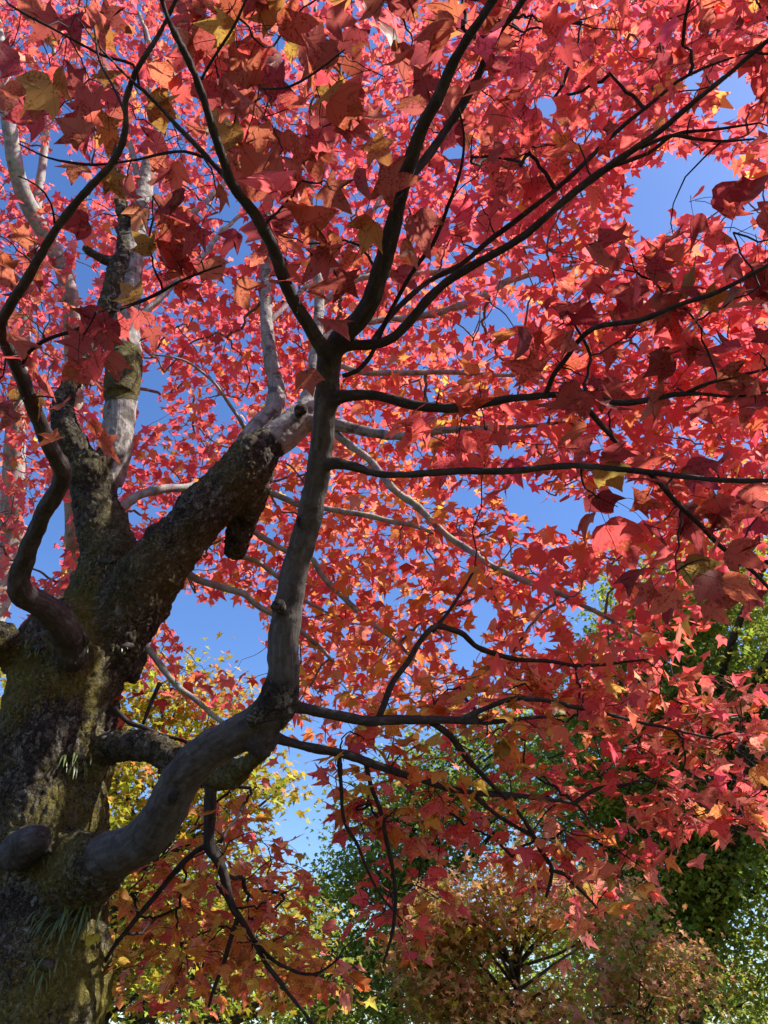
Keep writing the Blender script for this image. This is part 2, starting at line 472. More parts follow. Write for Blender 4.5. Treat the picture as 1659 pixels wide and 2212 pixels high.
tube("M", "limb", None, M_SMOOTH, [
    (196, 1510, 3.80, 88), (174, 1462, 3.60, 80), (158, 1405, 3.44, 72), (135, 1350, 3.33, 64), (92, 1307, 3.22, 58), (52, 1288, 3.12, 54), (40, 1255, 3.05, 46), (58, 1197, 3.0, 40),
    (75, 1152, 2.95, 38), (100, 1097, 2.85, 38), (125, 1057, 2.8, 39), (136, 1025, 2.75, 39), (128, 998, 2.7, 38), (110, 968, 2.65, 36),
    (90, 925, 2.6, 35), (65, 862, 2.5, 33), (50, 820, 2.45, 32), (33, 785, 2.4, 30), (10, 735, 2.3, 28), (4, 702, 2.25, 26), (14, 672, 2.2, 25),
    (60, 600, 2.1, 23), (115, 505, 2.0, 22), (175, 425, 1.95, 21), (240, 355, 1.9, 20), (266, 305, 1.88, 20), (272, 255, 1.86, 18), (270, 222, 1.85, 17),
    (295, 150, 1.8, 17), (340, 80, 1.78, 16), (380, 0, 1.75, 15), (425, -100, 1.7, 13), (480, -220, 1.66, 9)], label="slender smooth limb with an S bend")
tube("near", "limb", None, M_SMOOTH, [
    (110, 1900, 3.30, 120), (165, 1876, 3.06, 112), (225, 1852, 2.88, 100), (285, 1830, 2.74, 96), (330, 1797, 2.65, 94), (364, 1742, 2.6, 90), (390, 1684, 2.57, 87),
    (436, 1634, 2.53, 84), (500, 1592, 2.5, 80), (558, 1560, 2.48, 82), (600, 1520, 2.46, 80), (612, 1460, 2.46, 72), (612, 1390, 2.47, 68),
    (620, 1320, 2.48, 66), (636, 1240, 2.5, 60), (660, 1150, 2.5, 58), (678, 1070, 2.5, 57), (690, 1000, 2.49, 56), (700, 920, 2.47, 50),
    (706, 850, 2.45, 52), (710, 790, 2.43, 54), (712, 752, 2.40, 54)], label="long smooth grey limb bending up to a fork")
tube("stub_left", "limb", None, M_LIMB, [(90, 1450, 3.72, 90), (40, 1420, 3.6, 88), (0, 1395, 3.5, 86), (-70, 1370, 3.4, 80), (-160, 1330, 3.3, 60), (-300, 1260, 3.1, 40), (-480, 1120, 2.9, 24)], rough=True,
     label="grey limb leaving the frame at the left")
tube("burl", "burl", None, M_SMOOTH, [(14, 1868, 3.16, 70), (38, 1848, 3.05, 92), (62, 1828, 2.98, 88), (84, 1812, 2.94, 66), (98, 1804, 2.93, 34)])
tube("knob", "knob", "near", M_SMOOTH, [(556, 1590, 2.50, 60), (566, 1602, 2.46, 74), (572, 1612, 2.43, 50)])
def scar(key, host, rows, mix):
    tube(key, "knob", None, M_SMOOTH, rows)
    T[-1]["alias"] = host; T[-1]["mix"] = mix
scar("near_collar", "near", [(570, 1556, 2.49, 80), (592, 1532, 2.47, 87), (606, 1500, 2.46, 85), (611, 1474, 2.46, 74)], (.7, 0, .0))
scar("near_scar1", "near", [(596, 1312, 2.43, 30), (604, 1308, 2.41, 34), (612, 1306, 2.40, 18)], (.75, 0, 0))
scar("near_scar2", "near", [(372, 1722, 2.53, 30), (378, 1718, 2.51, 34), (382, 1716, 2.50, 18)], (.75, 0, 0))
scar("near_scar3", "near", [(548, 1545, 2.42, 36), (552, 1553, 2.40, 40), (555, 1558, 2.39, 20)], (.75, 0, 0))
scar("near_scar4", "near", [(652, 1128, 2.46, 20), (645, 1125, 2.45, 22), (638, 1122, 2.45, 12)], (.6, 0, 0))
scar("stem_collar", "Lr", [(260, 858, 4.36, 72), (267, 812, 4.44, 78), (271, 772, 4.52, 73)], (1, .2, .8))
scar("stem_scar", "Lr", [(298, 472, 5.2, 30), (291, 480, 5.18, 38), (284, 486, 5.17, 20)], (.8, .3, 0))
scar("R_scar", "Rp", [(645, 880, 4.03, 26), (650, 886, 4.01, 34), (655, 892, 4.0, 18)], (.9, .3, 0))
# branches of the smooth limb (over the camera)
tube("L", "branch", "near", M_SMOOTH, nearer([
    (712, 772, 2.41, 40), (690, 742, 2.36, 34), (665, 700, 2.32, 31), (637, 655, 2.28, 30), (617, 610, 2.24, 30), (600, 565, 2.2, 29), (588, 530, 2.17, 28), (567, 492, 2.15, 28),
    (545, 455, 2.12, 27), (520, 425, 2.1, 26), (500, 395, 2.08, 27), (487, 360, 2.05, 25), (472, 315, 2.02, 23), (455, 265, 2.0, 22), (435, 200, 1.96, 22),
    (420, 160, 1.94, 21), (400, 115, 1.92, 21), (382, 80, 1.9, 21), (365, 45, 1.88, 20), (350, 0, 1.85, 20), (320, -100, 1.8, 17), (300, -220, 1.76, 12)], 0.8))
tube("LL", "branch", "near", M_SMOOTH, nearer([
    (497, 388, 2.08, 18), (470, 365, 2.07, 17), (440, 332, 2.06, 16), (410, 300, 2.05, 16), (380, 270, 2.04, 15), (350, 235, 2.03, 15), (315, 200, 2.02, 14), (290, 180, 2.0, 13),
    (265, 155, 1.98, 13), (235, 125, 1.96, 12), (205, 90, 1.94, 11), (175, 50, 1.92, 11), (155, 20, 1.9, 10), (142, 0, 1.9, 10), (100, -90, 1.86, 7)], 0.8))
tube("C", "branch", "near", M_SMOOTH, nearer([
    (712, 775, 2.41, 46), (735, 728, 2.38, 46), (765, 702, 2.36, 44), (788, 675, 2.34, 43), (805, 640, 2.32, 42), (820, 590, 2.3, 41), (833, 550, 2.28, 40), (848, 495, 2.26, 40), (860, 440, 2.24, 38),
    (868, 400, 2.22, 38), (882, 360, 2.2, 34), (902, 300, 2.17, 32), (925, 250, 2.14, 30), (945, 215, 2.12, 28), (975, 145, 2.1, 26), (1005, 90, 2.06, 25),
    (1035, 45, 2.04, 24), (1065, 0, 2.0, 24), (1130, -110, 1.95, 20), (1200, -240, 1.9, 14)], 0.8))
tube("C2", "branch", "near", M_SMOOTH, nearer([
    (878, 385, 2.22, 28), (905, 360, 2.24, 24), (945, 308, 2.26, 22), (980, 255, 2.26, 22), (1010, 208, 2.25, 21), (1035, 160, 2.24, 20), (1055, 115, 2.22, 20), (1080, 65, 2.2, 19),
    (1110, 30, 2.18, 18), (1130, 0, 2.16, 18), (1200, -100, 2.1, 14), (1280, -220, 2.05, 9)], 0.8))
tube("D", "branch", "near", M_SMOOTH, [
    (712, 776, 2.41, 34), (745, 748, 2.38, 27), (800, 745, 2.36, 25), (845, 732, 2.34, 24), (880, 700, 2.32, 23), (905, 670, 2.3, 23), (940, 630, 2.28, 22), (985, 595, 2.25, 22), (1045, 560, 2.22, 21),
    (1100, 530, 2.2, 20), (1150, 495, 2.17, 20), (1200, 450, 2.14, 20), (1240, 416, 2.12, 20), (1280, 385, 2.1, 20), (1330, 350, 2.07, 19), (1380, 315, 2.04, 18), (1430, 280, 2.02, 17),
    (1475, 240, 2.0, 17), (1530, 195, 1.97, 16), (1580, 155, 1.95, 15), (1620, 120, 1.93, 15), (1659, 88, 1.9, 14), (1760, 0, 1.85, 12), (1900, -120, 1.8, 8)])
tube("D2", "branch", "near", M_SMOOTH, [
    (800, 745, 2.37, 16), (838, 690, 2.42, 15), (880, 645, 2.45, 15), (930, 605, 2.48, 15), (995, 572, 2.48, 15), (1050, 525, 2.46, 15), (1110, 480, 2.44, 15), (1155, 445, 2.42, 15),
    (1200, 410, 2.4, 14), (1245, 370, 2.38, 14), (1305, 310, 2.36, 14), (1360, 260, 2.34, 13), (1420, 213, 2.32, 12), (1460, 178, 2.3, 12), (1520, 147, 2.28, 11), (1580, 125, 2.26, 10), (1640, 105, 2.2, 8)])
tube("F", "branch", "near", M_SMOOTH, [
    (706, 872, 2.45, 40), (735, 856, 2.42, 30), (790, 853, 2.4, 25), (830, 858, 2.38, 24), (880, 872, 2.35, 24), (940, 881, 2.32, 24), (995, 880, 2.3, 23), (1045, 872, 2.27, 22), (1095, 862, 2.25, 20), (1150, 857, 2.22, 19),
    (1205, 852, 2.2, 18), (1270, 858, 2.17, 18), (1330, 870, 2.14, 18), (1380, 868, 2.12, 17), (1430, 857, 2.1, 17), (1480, 850, 2.08, 16), (1530, 852, 2.06, 13),
    (1580, 857, 2.04, 12), (1630, 852, 2.02, 11), (1665, 846, 2.0, 10), (1800, 830, 1.95, 7)])
tube("G", "branch", "near", M_SMOOTH, [
    (690, 1005, 2.49, 36), (722, 1000, 2.45, 27), (765, 1008, 2.43, 23), (800, 1020, 2.41, 20), (830, 1025, 2.38, 19), (880, 1025, 2.35, 19), (930, 1022, 2.32, 19), (990, 1017, 2.3, 19), (1045, 1018, 2.27, 18), (1110, 1017, 2.24, 18),
    (1160, 1012, 2.2, 18), (1205, 1007, 2.17, 18), (1255, 1006, 2.14, 17), (1305, 1010, 2.12, 17), (1355, 1015, 2.1, 17), (1405, 1020, 2.08, 17), (1455, 1027, 2.06, 17),
    (1505, 1032, 2.04, 16), (1555, 1037, 2.02, 16), (1665, 1038, 2.0, 15), (1800, 1020, 1.95, 11), (1950, 990, 1.9, 7)])
tube("I", "branch", "near", M_SMOOTH, [
    (606, 1512, 2.47, 40), (645, 1528, 2.5, 28), (700, 1540, 2.53, 25), (750, 1550, 2.56, 24), (800, 1558, 2.58, 24), (830, 1555, 2.6, 24), (880, 1555, 2.62, 22), (930, 1555, 2.65, 20), (980, 1556, 2.68, 18),
    (1055, 1560, 2.7, 15), (1105, 1555, 2.72, 13), (1155, 1550, 2.75, 11), (1230, 1545, 2.8, 8)])
tube("I2", "branch", "near", M_SMOOTH, [
    (985, 1556, 2.68, 14), (1050, 1530, 2.7, 14), (1095, 1512, 2.72, 14), (1130, 1509, 2.74, 14), (1180, 1513, 2.76, 13), (1230, 1525, 2.78, 13), (1280, 1535, 2.8, 12), (1330, 1547, 2.82, 11), (1380, 1560, 2.84, 10),
    (1430, 1570, 2.86, 10), (1480, 1582, 2.88, 9), (1545, 1596, 2.9, 8), (1605, 1610, 2.92, 6), (1680, 1635, 2.95, 5)])
tube("J", "branch", "near", M_SMOOTH, [
    (570, 1580, 2.48, 40), (605, 1597, 2.52, 25), (650, 1610, 2.55, 22), (700, 1620, 2.58, 22), (750, 1630, 2.61, 22), (800, 1648, 2.64, 21), (840, 1662, 2.66, 20), (880, 1676, 2.68, 18), (930, 1690, 2.7, 18),
    (970, 1704, 2.72, 16), (1030, 1713, 2.75, 15), (1080, 1716, 2.77, 15), (1130, 1720, 2.8, 13), (1180, 1726, 2.82, 13), (1245, 1737, 2.85, 11), (1262, 1755, 2.86, 9), (1278, 1785, 2.88, 8), (1297, 1812, 2.9, 7), (1320, 1832, 2.9, 6),
    (1350, 1845, 2.9, 5)])
# thin members: free tubes, not fused
def thin(parent, mat, *lists, name="branch"):
    for i, rows in enumerate(lists):
        tube("%s_%d_%d" % (parent, len(T), i), name, parent, mat, rows, fused=False)

thin("near", M_TWIG,
     [(742, 745, 2.38, 12), (740, 812, 2.38, 10), (770, 800, 2.37, 10), (800, 767, 2.36, 9), (820, 730, 2.35, 9), (845, 670, 2.33, 9), (872, 620, 2.3, 9), (906, 565, 2.26, 9), (936, 525, 2.22, 9), (955, 480, 2.19, 8), (966, 445, 2.16, 8), (985, 400, 2.12, 7), (1000, 350, 2.08, 6), (1003, 290, 2.05, 5), (990, 230, 2.0, 4)][1:],
     [(1175, 857, 2.2, 11), (1195, 812, 2.1, 11), (1222, 778, 2.05, 11), (1250, 742, 2.0, 11), (1285, 712, 1.96, 11), (1330, 700, 1.93, 11), (1380, 690, 1.9, 11), (1430, 672, 1.88, 10), (1480, 655, 1.86, 10), (1530, 640, 1.84, 9), (1580, 615, 1.82, 9), (1615, 595, 1.8, 9), (1665, 568, 1.78, 8), (1760, 520, 1.75, 6)],
     [(1480, 850, 2.08, 9), (1530, 830, 2.05, 8), (1580, 815, 2.03, 7), (1659, 797, 2.0, 6)],
     [(1240, 856, 2.18, 14), (1258, 870, 2.2, 13), (1283, 898, 2.24, 12), (1310, 932, 2.3, 11), (1332, 957, 2.34, 9), (1356, 978, 2.4, 7)],
     [(1400, 1020, 2.08, 11), (1430, 1050, 2.12, 11), (1456, 1082, 2.16, 11), (1482, 1107, 2.2, 11), (1520, 1142, 2.24, 11), (1556, 1177, 2.28, 10), (1602, 1214, 2.32, 9), (1665, 1272, 2.36, 8)],
     [(440, 340, 2.06, 6), (400, 328, 2.04, 6), (350, 333, 2.02, 6), (300, 345, 2.0, 5), (250, 352, 1.99, 5), (200, 357, 1.98, 5), (150, 352, 1.97, 5), (100, 340, 1.96, 4), (40, 310, 1.95, 3)],
     [(435, 172, 1.95, 6), (450, 145, 1.93, 6), (475, 105, 1.9, 6), (505, 55, 1.88, 6), (530, 0, 1.86, 5), (560, -70, 1.84, 4)],
     [(560, 190, 1.95, 4), (585, 192, 1.92, 5), (625, 187, 1.88, 5), (670, 162, 1.86, 5), (710, 135, 1.85, 4), (745, 107, 1.84, 3)],
     [(20, 10, 1.95, 5), (80, 45, 1.96, 5), (165, 90, 1.97, 5), (225, 120, 1.98, 6), (288, 137, 2.0, 6), (300, 180, 2.0, 6)],
     [(1310, 365, 2.1, 8), (1400, 330, 2.1, 8), (1460, 290, 2.1, 7), (1560, 280, 2.1, 6), (1640, 265, 2.1, 4)],
     [(1385, 318, 2.04, 9), (1450, 295, 2.06, 8), (1500, 300, 2.08, 7), (1560, 305, 2.1, 5), (1630, 300, 2.1, 4)],
     [(930, 1560, 2.66, 13), (965, 1582, 2.68, 12), (995, 1620, 2.7, 12), (1020, 1655, 2.72, 12), (1050, 1680, 2.74, 10), (1075, 1708, 2.76, 9), (1100, 1740, 2.78, 8), (1125, 1765, 2.78, 8), (1148, 1800, 2.8, 9), (1165, 1830, 2.8, 9), (1187, 1865, 2.8, 9), (1190, 1890, 2.8, 7), (1180, 1938, 2.8, 6)],
     [(1020, 1714, 2.75, 12), (1055, 1745, 2.76, 9), (1090, 1770, 2.78, 8), (1120, 1788, 2.79, 8), (1148, 1802, 2.8, 8)],
     [(1188, 1880, 2.8, 8), (1225, 1890, 2.82, 8), (1250, 1920, 2.83, 7), (1290, 1960, 2.85, 5)],
     [(1240, 1736, 2.85, 9), (1265, 1718, 2.87, 9), (1305, 1702, 2.9, 8), (1345, 1695, 2.92, 7), (1390, 1685, 2.95, 5), (1440, 1700, 3.0, 4)],
     [(790, 1646, 2.64, 11), (805, 1710, 2.66, 9), (826, 1775, 2.68, 9), (840, 1835, 2.7, 9), (850, 1905, 2.72, 8), (853, 1965, 2.73, 8), (845, 2025, 2.74, 7), (828, 2078, 2.75, 5)],
     [(730, 1625, 2.6, 9), (735, 1695, 2.64, 8), (745, 1775, 2.68, 7), (770, 1825, 2.7, 7), (792, 1872, 2.72, 6), (822, 1932, 2.74, 5), (870, 1990, 2.76, 4)],
     [(815, 1556, 2.59, 14), (850, 1475, 2.66, 13), (880, 1427, 2.72, 12), (915, 1382, 2.78, 12), (945, 1355, 2.82, 12), (980, 1360, 2.86, 12), (1005, 1372, 2.9, 12), (1025, 1392, 2.92, 11), (1055, 1407, 2.95, 11), (1105, 1422, 3.0, 10), (1180, 1430, 3.05, 8), (1255, 1435, 3.1, 8), (1330, 1432, 3.15, 6), (1400, 1425, 3.2, 4)],
     [(935, 1365, 2.81, 8), (975, 1312, 2.9, 7), (1000, 1272, 3.0, 6), (1030, 1220, 3.1, 4)])
thin("M", M_TWIG,
     [(45, 805, 2.42, 9), (60, 762, 2.4, 8), (95, 737, 2.38, 8), (165, 710, 2.34, 8), (250, 670, 2.3, 7), (320, 645, 2.26, 7), (380, 610, 2.22, 6), (425, 592, 2.2, 5), (480, 575, 2.18, 4)],
     [(120, 500, 2.0, 5), (110, 440, 1.95, 4), (80, 400, 1.9, 4), (40, 380, 1.86, 3)],
     [(268, 240, 1.86, 6), (240, 180, 1.9, 5), (215, 130, 1.92, 4), (205, 60, 1.94, 4)])
# members growing from the dark limb
tube("Rp", "branch", "R", M_PALE, [
    (545, 998, 3.99, 80), (575, 965, 4.03, 78), (612, 938, 4.08, 76), (645, 908, 4.13, 66), (668, 868, 4.2, 44), (680, 800, 4.4, 33), (685, 720, 4.6, 26), (690, 640, 4.8, 22), (682, 560, 5, 20), (668, 450, 5.4, 18), (674, 330, 5.8, 15),
    (690, 200, 6.2, 12), (685, 100, 6.6, 10), (680, 0, 7.0, 8)], label="pale smooth stem rising from the dark limb")
tube("S", "branch", "R", M_PALE, [
    (520, 1012, 4.04, 60), (538, 955, 4.2, 54), (565, 918, 4.3, 48), (592, 885, 4.38, 44), (597, 837, 4.5, 38), (585, 775, 4.6, 32), (576, 700, 4.8, 28), (574, 600, 5.1, 24), (574, 520, 5.4, 20), (582, 435, 5.8, 17),
    (590, 330, 6.3, 13), (580, 230, 6.8, 10), (575, 120, 7.2, 8)])
tube("U", "branch", "R", M_PALE, [
    (640, 912, 4.13, 52), (685, 912, 4.10, 36), (725, 917, 4.05, 29), (800, 934, 4.0, 23), (870, 942, 3.9, 20), (955, 930, 3.8, 17), (1050, 925, 3.8, 14), (1150, 920, 3.9, 11), (1250, 905, 4.0, 8), (1350, 880, 4.1, 6)])
tube("stub", "stub", "R", M_LIMB, [(540, 1045, 3.99, 92), (532, 1090, 4.0, 74), (520, 1140, 4.02, 62), (508, 1185, 4.04, 52), (500, 1206, 4.05, 30)], rough=True)
thin("R", M_PALE,
     [(690, 915, 4.1, 18), (745, 950, 4.05, 16), (795, 990, 4.0, 15), (855, 1062, 3.92, 15), (895, 1092, 3.88, 15), (935, 1127, 3.84, 14), (970, 1162, 3.8, 14), (1015, 1192, 3.76, 14), (1055, 1222, 3.72, 13), (1105, 1242, 3.7, 13), (1155, 1262, 3.66, 12), (1205, 1282, 3.64, 11), (1255, 1307, 3.62, 10), (1305, 1332, 3.6, 9), (1345, 1352, 3.6, 7), (1400, 1380, 3.6, 5)],
     [(560, 1040, 4.02, 18), (582, 1064, 4.06, 13), (625, 1080, 4.05, 13), (700, 1100, 4.02, 12), (750, 1107, 4.0, 12), (830, 1122, 3.98, 11), (880, 1132, 3.97, 10), (945, 1152, 3.95, 8), (1030, 1160, 3.95, 6)],
     [(520, 1105, 4.0, 20), (536, 1132, 4.02, 14), (565, 1162, 4.05, 13), (600, 1180, 4.1, 12), (640, 1195, 4.1, 12), (672, 1204, 4.1, 12), (696, 1247, 4.1, 12), (740, 1287, 4.1, 12), (780, 1327, 4.1, 11), (825, 1362, 4.1, 10), (860, 1390, 4.1, 8), (900, 1430, 4.1, 6)],
     [(390, 1225, 3.88, 20), (428, 1252, 3.9, 15), (475, 1267, 3.92, 14), (525, 1282, 3.95, 14), (552, 1302, 3.97, 13), (592, 1328, 4.0, 12), (660, 1370, 4.05, 10), (720, 1430, 4.1, 7)],
     [(290, 1360, 3.75, 20), (320, 1402, 3.7, 14), (346, 1432, 3.65, 13), (380, 1485, 3.6, 12), (425, 1515, 3.58, 11), (470, 1552, 3.55, 9), (520, 1570, 3.5, 6)],
     [(500, 1200, 4.06, 12), (545, 1209, 4.1, 11), (592, 1243, 4.15, 10), (650, 1290, 4.2, 8), (700, 1320, 4.2, 6)],
     [(684, 770, 4.5, 14), (760, 800, 4.5, 12), (850, 805, 4.5, 12), (950, 805, 4.55, 11), (1050, 808, 4.6, 9), (1180, 815, 4.7, 7)],
     [(686, 740, 4.6, 14), (760, 700, 4.7, 13), (850, 690, 4.8, 14), (930, 680, 4.8, 15), (1000, 660, 4.8, 16), (1045, 640, 4.8, 16), (1105, 605, 4.9, 14), (1170, 590, 5.0, 12), (1230, 580, 5.1, 9), (1350, 560, 5.3, 6)],
     [(690, 660, 4.8, 14), (760, 610, 4.9, 14), (830, 592, 5.0, 13), (930, 590, 5.1, 12), (1000, 575, 5.2, 11), (1100, 540, 5.4, 8), (1250, 520, 5.6, 6)],
     [(576, 700, 4.8, 12), (640, 640, 5.0, 10), (740, 560, 5.3, 11), (800, 470, 5.5, 10), (850, 380, 5.8, 8), (900, 300, 6.0, 6)],
     [(560, 930, 4.3, 9), (535, 930, 4.3, 8), (500, 880, 4.2, 7), (455, 820, 4.1, 6), (400, 780, 4.0, 5), (330, 765, 3.95, 4)])
thin("R", M_DARK,
     [(345, 1475, 3.66, 9), (325, 1520, 3.62, 8), (308, 1565, 3.6, 6)])
# members of the upright dark limb
tube("Lr", "branch", "Lf", M_PALE, [
    (222, 1035, 4.14, 84), (246, 985, 4.2, 72), (256, 925, 4.28, 68), (262, 870, 4.36, 68), (268, 810, 4.45, 72), (272, 760, 4.55, 66), (272, 700, 4.68, 60), (280, 600, 4.95, 52), (292, 510, 5.2, 44), (308, 430, 5.5, 38), (320, 370, 5.7, 34),
    (345, 270, 6.0, 32), (368, 190, 6.4, 28), (385, 100, 6.8, 22), (392, 30, 7.1, 18), (396, -60, 7.5, 12)], label="pale grey stem with dark collar marks")
tube("Ll", "branch", "Lf", M_LIMB, [
    (198, 1030, 4.12, 80), (165, 975, 4.14, 60), (140, 915, 4.18, 50), (138, 862, 4.24, 46), (158, 822, 4.3, 42), (188, 778, 4.4, 40), (212, 715, 4.55, 40), (236, 645, 4.7, 42), (257, 575, 4.9, 38), (266, 540, 5.0, 30), (262, 440, 5.4, 22), (250, 360, 5.7, 16), (240, 250, 6.2, 12), (225, 130, 6.6, 8)], rough=True)
tube("stub2", "stub", "Lf", M_DARK, [(262, 560, 4.92, 30), (240, 565, 4.9, 26), (215, 556, 4.86, 20), (190, 542, 4.84, 18), (180, 533, 4.83, 14)])
thin("Lf", M_PALE,
     [(215, 1140, 4.02, 30), (262, 1096, 4.1, 20), (300, 1072, 4.2, 18), (350, 1057, 4.3, 18), (400, 1052, 4.4, 17), (450, 1047, 4.5, 15), (520, 1060, 4.6, 10), (590, 1040, 4.7, 7)],
     [(285, 560, 5.0, 16), (330, 640, 5.0, 0.1), ][:1] + [(330, 530, 5.2, 15), (390, 480, 5.4, 14), (440, 440, 5.6, 12), (500, 380, 5.9, 10), (560, 320, 6.2, 7)],
     [(265, 720, 4.6, 14), (300, 690, 4.7, 14), (350, 640, 4.8, 13), (430, 560, 5.0, 12), (480, 500, 5.2, 9), (540, 450, 5.4, 7)],
     [(310, 425, 5.5, 14), (285, 330, 5.8, 12), (270, 250, 6.1, 10), (230, 150, 6.4, 8), (190, 60, 6.8, 6)],
     [(345, 275, 6.0, 16), (320, 220, 6.2, 14), (330, 120, 6.5, 10), (300, 30, 7, 7)])
# members of the mossy limb
tube("K", "branch", "N", M_SMOOTH, [
    (466, 1660, 3.08, 40), (455, 1700, 3.06, 30), (453, 1745, 3.05, 28), (452, 1795, 3.04, 26), (452, 1832, 3.03, 26), (472, 1857, 3.02, 24), (485, 1895, 3.01, 22), (493, 1935, 3.0, 21), (506, 1965, 3.0, 19), (530, 2000, 3.0, 14), (550, 2035, 3.0, 13), (570, 2075, 3.0, 13),
    (600, 2115, 3.0, 12), (632, 2157, 3.0, 11), (672, 2207, 3.0, 10), (720, 2290, 3.0, 7)], label="drooping dark branch hanging from the mossy limb")
thin("N", M_TWIG,
     [(513, 1985, 3.0, 11), (495, 2040, 3.0, 10), (475, 2100, 3.0, 9), (452, 2172, 3.0, 6)],
     [(548, 2030, 3.0, 8), (585, 2070, 3.0, 8), (615, 2090, 3.0, 7), (650, 2105, 3.0, 6), (690, 2102, 3.0, 5), (740, 2065, 3.0, 4)],
     [(450, 1825, 3.03, 12), (425, 1838, 3.02, 11), (385, 1875, 3.0, 11), (325, 1950, 2.98, 11), (280, 2005, 2.97, 10), (245, 2045, 2.96, 9), (212, 2100, 2.95, 8)],
     [(240, 1600, 3.45, 12), (246, 1530, 3.44, 10), (280, 1562, 3.42, 10), (325, 1578, 3.4, 9), (395, 1600, 3.38, 7), (430, 1630, 3.3, 6)][1:])

# second and third red maples: pale stems far behind at the left
T2 = []
def far_stem(key, rows):
    pts = [tuple(P(x, y, d)) + (w / 2 * d / FOC,) for x, y, d, w in rows]
    x, y, z, r = pts[0]
    pts = [(x + 0.05, y + 0.15, -0.2, r * 1.9), (x + 0.03, y + 0.12, 0.3, r * 1.4), (x + 0.02, y + 0.06, z * 0.5, r * 1.15)] + pts
    T2.append(dict(key=key, pts=np.array(pts)))
far_stem("A", [(148, 1265, 6.0, 42), (160, 1150, 6.0, 40), (158, 1000, 6.05, 38), (160, 850, 6.1, 38), (156, 700, 6.1, 36), (148, 620, 6.1, 36), (120, 545, 6.1, 36), (78, 475, 6.05, 36), (42, 395, 6.0, 34), (24, 300, 6.0, 32), (12, 200, 6.1, 28), (2, 100, 6.2, 22), (-20, -20, 6.3, 14)])
far_stem("B", [(12, 1240, 6.4, 52), (25, 1100, 6.5, 48), (35, 930, 6.6, 42), (46, 780, 6.8, 34), (60, 640, 7.0, 28), (75, 480, 7.3, 22), (95, 330, 7.6, 16), (110, 180, 7.9, 10), (120, 60, 8.2, 7)])

LIMBS = ["R", "Lf", "N", "M", "near", "stub_left"]
maple = empty("maple_tree", (T[0]["pts"][0][0], T[0]["pts"][0][1], 0))
tag(maple, "big red maple with mossy cracked trunk in the left foreground and limbs arching overhead", "maple tree", "red maples")

